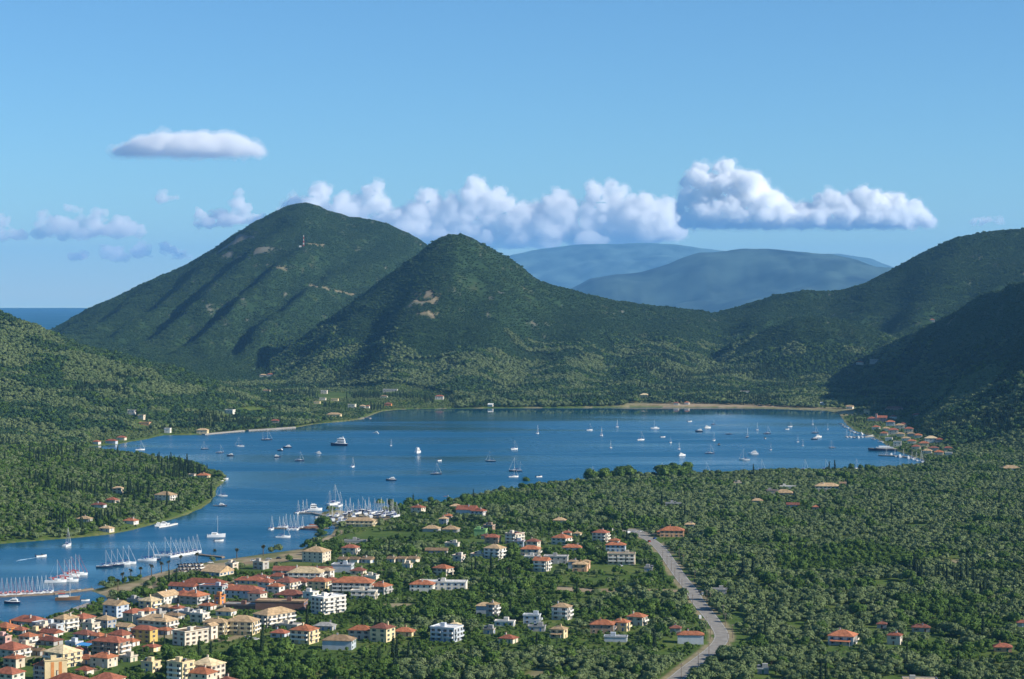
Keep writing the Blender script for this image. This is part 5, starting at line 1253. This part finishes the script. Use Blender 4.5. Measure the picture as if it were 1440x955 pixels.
for hx, hy, rw, rd_, hh, screened in HOUSES:
    dx = np.abs(x - hx * (y / hy)); dy = hy - y                # along the eye line to the house
    lo = (dx < rw + 2.2) & (dy > -rd_ - 3) & (dy < rd_ + (6 if screened else 3.5)); keep &= ~lo
    small |= (dx < rw + 2.5) & (dy > 0) & (dy < rd_ + (24 if screened else 46))
r2 = rgt.random(x.shape)
sp = np.where(right | upper, np.where((r2 < .92) & (noise < .80) & (noise2 < .42), 0, 1), np.where(town, np.where((r2 < .93) | (d < 30), 1, 2), np.where(headland, np.where(r2 < .55, 0, 1), np.where(noise + .35 * r2 < .62, 0, 1))))
bottom = centre & (v > 905); sp = np.where(bottom & (u > 560) & (u < 980) & (v > 918), np.where(r2 < .8, 0, 1), sp); sp = np.where(bottom & (u < 560), np.where(r2 < .96, 1, 2), sp)
# cypress stands
def near_any(pts, ru, rv):
    m = np.zeros(u.shape, bool)
    for a, b_ in pts: m |= ((u - a) / ru)**2 + ((v - b_) / rv)**2 < 1
    return m
cypmask = (headland & (vnoise(x / 60, y / 60, 131) + .35 * fbm(x / 30, y / 30, 133, 2) > .73) & (u > 40) & (u < 300) & (v > 640)) & (r2 < .5)
cypmask |= near_any([(735,902),(752,905),(768,905),(778,905),(742,915)], 9, 8) & (r2 < .5)
cypmask |= near_any([(1284,810),(1295,812),(1318,814),(1330,815),(1365,820),(1382,830),(1345,822)], 9, 7) & (r2 < .6)
cypmask |= near_any([(235,915),(246,920),(262,915),(655,795),(665,800),(500,918),(545,915),(515,935),(530,935),(555,935),(575,935),(1080,865),(1205,880),(1275,935),(1350,945),(1390,935)], 5, 8) & (r2 < .45)
cypmask |= (rgt.random(x.shape) < .006) & ~town; cypmask &= d > 16
sp = np.where(cypmask, 2, sp)
big = near_any([(785,676),(800,675),(815,674),(832,673),(850,672),(868,671),(882,670),(948,668),(960,668),(935,669)], 10, 5); sp = np.where(big & (sp != 2), 1, sp)
# stray single trees called out by the photo
scl = (rgt.uniform(.62, 1.05, x.shape) + .28 * rgt.random(x.shape)**4) * np.where(sp == 0, 1.0, np.where(sp == 1, rgt.uniform(.55, 1.15, x.shape), rgt.uniform(.6, 1.05, x.shape)))
scl = scl * (.80 + .42 * vnoise(x / 42, y / 42, 99)); scl = np.where(town & (sp == 1), scl * .72, scl); scl = np.where(big & (sp == 1), rgt.uniform(1.5, 2.0, x.shape), scl)
z = z - np.where(small, .9, .35) * np.minimum(scl, 1)
scl = np.where(small, np.minimum(scl, rgt.uniform(.25, .44, x.shape)) * np.where(sp == 2, .7, 1), scl)
vis = visible(u, y, z, 9) & keep
x, y, z, u, v, sp, scl, town, right, upper, headland, small, centre, bottom = [q[vis] for q in (x, y, z, u, v, sp, scl, town, right, upper, headland, small, centre, bottom)]
ex = [(455,748,1,1.9),(448,745,1,1.3),(535,716,1,1.35),(552,717,1,1.4),(574,714,1,1.25),(581,712,2,.9),(590,711,1,1.0),(605,709,1,1.0),(741,684,1,1.3),(455,757,1,.9),(450,752,1,.9),(157,824,1,1.0),(297,701,2,1.15),(1166,666,2,.9),(1174,666,2,1.05),(1222,667,1,1.5),(1230,667,1,1.4),(855,752,1,1.6),(190,843,1,1.0),(180,845,1,1.0),(202,842,1,1.0),(210,840,1,.9),(172,846,1,.8)]
ex_p = [ground(a, b_) for a, b_, _, _ in ex]
cat_ = lambda q, e: np.concatenate([q, np.array(e)])
x = cat_(x, [p[0] for p in ex_p]); y = cat_(y, [p[1] for p in ex_p]); z = cat_(z, [p[2] for p in ex_p]); u = cat_(u, [e[0] for e in ex]); v = cat_(v, [e[1] for e in ex]); sp = cat_(sp, [e[2] for e in ex]); scl = cat_(scl, [e[3] for e in ex])
fl = [False] * len(ex); town, right, upper, headland, small, centre, bottom = [cat_(q, fl) for q in (town, right, upper, headland, small, centre, bottom)]
ind = np.zeros(x.shape, bool)
inframe = (u > 3) & (u < 1437) & (v < 962)
MAXI = {0: 270, 1: 250, 2: 260}
for k in (0, 1, 2):
    c = np.nonzero((sp == k) & inframe & (scl > .45))[0]; size = scl[c] * np.where(k == 2, 9.0, 1) / y[c]
    vf = np.ones(len(c)); ind[c[np.argsort(-size)[:MAXI[k]]]] = True
    if k != 0: ind[len(x) - len(ex):][[e[2] == k for e in ex]] = True
KND = {0: ('olive_tree', 'olive tree', OLV, OTR), 1: ('leafy_tree', 'tree', BRD, BTR), 2: ('cypress_tree', 'cypress', CYP, [CTR])}
def where_tree(i):
    a, b_ = u[i], v[i]
    if headland[i]: return 'among the dense trees of the left headland'
    if town[i]: return 'between the houses of the left town'
    if b_ > 900 and a < 330: return 'in the gardens at the bottom left'
    if b_ > 900 and a < 580: return 'in the dense wood along the bottom edge below the town'
    if b_ > 900 and a < 800: return 'in the lower wood left of the bottom olive grove'
    if right[i] and b_ > 900 and a < 1180: return 'at the bottom right beside the road bend'
    if right[i] and b_ > 900: return 'in the bottom right corner of the grove'
    if right[i] and b_ > 840: return 'in the grove around the terraced villa'
    if right[i]: return 'in the wide grove right of the straight road'
    if b_ > 900: return 'in the bottom grove left of the road'
    if upper[i]: return 'along the wooded near shore of the bay'
    if a < 570 and b_ < 800: return 'around the boatyard and its fields'
    if b_ < 835: return 'among the scattered houses of the central gardens'
    return 'in the gardens between the town and the road'
ADJ = {0: 'grey green rounded', 1: 'fresh green bushy', 2: 'dark slender'}
for i in np.nonzero(ind)[0]:
    k = int(sp[i]); nm, cat, CR, TR = KND[k]; s = float(scl[i])
    o = add(nm, None, None, (float(x[i]), float(y[i]), float(z[i])), random.uniform(0, 6.28), (s * random.uniform(.92, 1.1), s * random.uniform(.92, 1.1), s * random.uniform(.9, 1.12)))
    wh = where_tree(i); tag(o, f"{ADJ[k]} {cat} {wh}", cat, f"{cat}s {wh}")
    add('crown', random.choice(CR), o); add('trunk', random.choice(TR), o)
# --- woods that nobody could count
def scatter(name, label, protos, px, py, pz, sc_, kind='stuff'):
    me = bpy.data.meshes.new(name); nv = len(px); me.vertices.add(nv); me.vertices.foreach_set('co', np.stack([px, py, pz], -1).astype(np.float32).ravel())
    rg = np.random.default_rng(len(px))
    for nm, a in (('size', sc_.astype(np.float32)), ('turn', rg.uniform(0, 6.283, nv).astype(np.float32))):
        at = me.attributes.new(nm, 'FLOAT', 'POINT'); at.data.foreach_set('value', a)
    at = me.attributes.new('pick', 'INT', 'POINT'); at.data.foreach_set('value', rg.integers(0, len(protos), nv).astype(np.int32))
    at = me.attributes.new('tall', 'FLOAT', 'POINT'); at.data.foreach_set('value', (sc_ * rg.uniform(.8, 1.2, nv)).astype(np.float32))
    o = add(name, me); tag(o, label, None, None, kind)
    g = bpy.data.node_groups.new(name + '_scatter', 'GeometryNodeTree')
    g.interface.new_socket('Geometry', in_out='INPUT', socket_type='NodeSocketGeometry'); g.interface.new_socket('Geometry', in_out='OUTPUT', socket_type='NodeSocketGeometry')
    gi = g.nodes.new('NodeGroupInput'); go = g.nodes.new('NodeGroupOutput'); ip = g.nodes.new('GeometryNodeInstanceOnPoints'); jn = g.nodes.new('GeometryNodeJoinGeometry')
    for p in protos:
        po = bpy.data.objects.new(p.name, p); oi = g.nodes.new('GeometryNodeObjectInfo'); oi.inputs['Object'].default_value = po; oi.inputs['As Instance'].default_value = True; g.links.new(oi.outputs['Geometry'], jn.inputs[0])
    def attr(nm, ty):
        a = g.nodes.new('GeometryNodeInputNamedAttribute'); a.data_type = ty; a.inputs['Name'].default_value = nm; return a.outputs['Attribute']
    ip.inputs['Pick Instance'].default_value = True
    cx = g.nodes.new('ShaderNodeCombineXYZ'); g.links.new(attr('turn', 'FLOAT'), cx.inputs['Z']); g.links.new(cx.outputs[0], ip.inputs['Rotation'])
    cs = g.nodes.new('ShaderNodeCombineXYZ'); s_ = attr('size', 'FLOAT'); g.links.new(s_, cs.inputs['X']); g.links.new(s_, cs.inputs['Y']); g.links.new(attr('tall', 'FLOAT'), cs.inputs['Z']); g.links.new(cs.outputs[0], ip.inputs['Scale'])
    g.links.new(attr('pick', 'INT'), ip.inputs['Instance Index']); g.links.new(gi.outputs[0], ip.inputs['Points']); g.links.new(jn.outputs[0], ip.inputs['Instance']); g.links.new(ip.outputs[0], go.inputs[0])
    md = o.modifiers.new('scatter', 'NODES'); md.node_group = g; return o
# --- low bushes of gardens and fields
bx, by = jgrid(-520, 420, 1080, 2050, 3.6, rgt)
bu = bx / by * F + CX; ok = (bu > -60) & (bu < 1100); bx, by, bu = bx[ok], by[ok], bu[ok]
bz, bd = zat(bu, by); bv = EYE - (bz - H) / by * F
bright_ = (bu > np.interp(bv, [735, 749, 774, 814, 848, 880, 893, 905, 920, 938, 955], [892, 905, 943, 971, 995, 1020, 1027, 1023, 1005, 982, 967])) & (bv > 735)
fieldn = fbm(bx / 60, by / 60, 211, 3)
bk = (bd > 4) & (sample(clear, bu, by) < .3) & (poly_dist(bx, by, RPA) > 7.5) & ~bright_ & (rgt.random(bx.shape) < np.where(fieldn > .04, .12, .70)) & ~((bu > 120) & (bu < 440) & (bv > 772) & (bv < 806)) & (bu > -40) & ~((bu < 330) & (by > 1700))
for ax, ay, rw, rd_, hh, screened in HOUSES:
    bk &= ~((np.abs(bx - ax * (by / ay)) < rw + 1) & (ay - by > -rd_ - 2) & (ay - by < rd_ + 2.5))
bk &= visible(bu, by, bz, 4); bx, by, bz, bu = bx[bk], by[bk], bz[bk], bu[bk]
bs = rgt.uniform(.22, .5, bx.shape) * np.where(rgt.random(bx.shape) < .12, 1.5, 1)
bz = bz - bs * .9
# --- hills and the far valley: trees low down, scrub above
def hillgrid(s):
    hx, hy = jgrid(-2500, 2500, 2400, 7500, s, rgt)
    hu = hx / hy * F + CX; ok = (hu > -240) & (hu < 1720) & ~((hy < 2760) & (hx < 980) & (hx > -960)); hx, hy, hu = hx[ok], hy[ok], hu[ok]
    hz_, hd = zat(hu, hy); hcl = sample(clear, hu, hy)
    vi = visible(hu, hy, hz_, 9) & (hd > 4) & (hcl < .35) & (sample(rock, hu, hy) < .42) & ~((hd < 34) & (hu > 880) & (hu < 1200) & (hy > 3500))
    hx, hy, hu, hz_ = hx[vi], hy[vi], hu[vi], hz_[vi]; vi = np.ones(len(hx), bool)
    for ax, ay, rw, rd_, hh, screened in HOUSES:
        if ay < 2400: continue
        vi &= ~((np.abs(hx - ax * (hy / ay)) < rw + 2) & (ay - hy > -rd_ - 2) & (ay - hy < rd_ + 30))
    return hx[vi], hy[vi], hu[vi], hz_[vi]
def is_low(hx, hy, hz_): 
    nA = fbm(hx / 150, hy / 150, 171, 4); uu_ = hx / hy * F + CX; return (hz_ < np.where((uu_ < 430) & (hy < 4600), 175, 82) + 75 * nA) | (hz_ < 16), nA
hx, hy, hu, hz_ = hillgrid(7.5)
lo2, nA = is_low(hx, hy, hz_); lo2 &= (hy < 5600) & ~((hu < 380) & (hy > 4600))
hx, hy, hu, hz_, nA = hx[lo2], hy[lo2], hu[lo2], hz_[lo2], nA[lo2]
nB = vnoise(hx / 45, hy / 45, 173); rr_ = rgt.random(hx.shape)
cyph = (hz_ < 60) & (vnoise(hx / 110, hy / 110, 181) + .4 * fbm(hx / 45, hy / 45, 183, 2) > .76) & (rr_ < .6)
oli = ~cyph & (nB + .5 * nA < .50); wood_ = ~cyph & ~oli
vill = inpoly(hu, EYE - (hz_ - H) / hy * F, [(1180,578),(1215,571),(1275,588),(1350,640),(1330,658),(1250,632),(1195,604)]) | inpoly(hu, EYE - (hz_ - H) / hy * F, [(430,548),(560,538),(640,556),(640,577),(500,591),(435,594)]) | inpoly(hu, EYE - (hz_ - H) / hy * F, [(125,612),(180,606),(240,604),(300,600),(300,612),(230,614),(165,628),(125,632)])
vb = ~vill | (rgt.random(hx.shape) < np.where(hu < 700, .85, .6)); hx, hy, hu, hz_, nA, nB, rr_, cyph, oli, wood_, vill = [q[vb] for q in (hx, hy, hu, hz_, nA, nB, rr_, cyph, oli, wood_, vill)]
hs = rgt.uniform(1.0, 1.7, hx.shape)
blk = np.zeros(hx.shape, bool)
for ax, ay, rw, rd_, hh, screened in HOUSES:
    if ay > 2400: blk |= (np.abs(hx - ax * (hy / ay)) < rw + 1) & (ay - hy > 0) & (ay - hy < rd_ + 130)
hs = np.where(vill | blk, rgt.uniform(.45, .8, hx.shape), hs); cyph &= ~blk; hs = np.where(cyph, rgt.uniform(.8, 1.2, hx.shape), hs)
qx, qy, qu, qz = hillgrid(5.4)
lo3, qa = is_low(qx, qy, qz); lo3 &= (qy < 5600) & ~((qu < 380) & (qy > 4600))
qr = rgt.random(qx.shape); gap = (fbm(qx / 40, qy / 40, 191, 3) > .36) & (qr < .55)
qk = ~lo3 & ~gap & (qz > 0) & ((qy < 5000) | (qr < .8)); qx, qy, qz = qx[qk], qy[qk], qz[qk]
qs = rgt.uniform(.45, 1.0, qx.shape) * np.where(qy > 5000, 1.1, 1.0) * np.where(rgt.random(qx.shape) < .06, 1.7, 1)
n_ = lambda m: (hx[m], hy[m], hz_[m], hs[m])
r_ = ~ind
cc = lambda m1, m2, f=1.0: (np.concatenate([x[m1], hx[m2]]), np.concatenate([y[m1], hy[m2]]), np.concatenate([z[m1], hz_[m2]]), np.concatenate([scl[m1], hs[m2] * f]))
scatter('olive_woods', 'countless grey green olive trees covering the plain and lower slopes', OLF, *cc(r_ & (sp == 0), oli))
scatter('leafy_woods', 'countless green bushes and trees filling the gaps of the plain', BRF, *cc(r_ & (sp == 1), wood_ & (rr_ < .25), .9))
scatter('cypress_woods', 'dark stands of cypress on the lower slopes around the bay', CYF, *cc(r_ & (sp == 2), cyph, .85))
scatter('hillside_shrubbery', 'dense dark green scrub covering the upper hills', SCF, qx, qy, qz, qs)
scatter('garden_undergrowth', 'low green bushes between the houses, gardens and fields', BRF, bx, by, bz, bs)
scatter('hillside_woods', 'rounded trees on the middle slopes of the hills', SWF, *n_((wood_ & (rr_ >= .25))))
print('TREES', int(ind.sum()), 'plain', len(x), 'hills', len(hx), 'scrub', len(qx), 'bushes', len(bx))
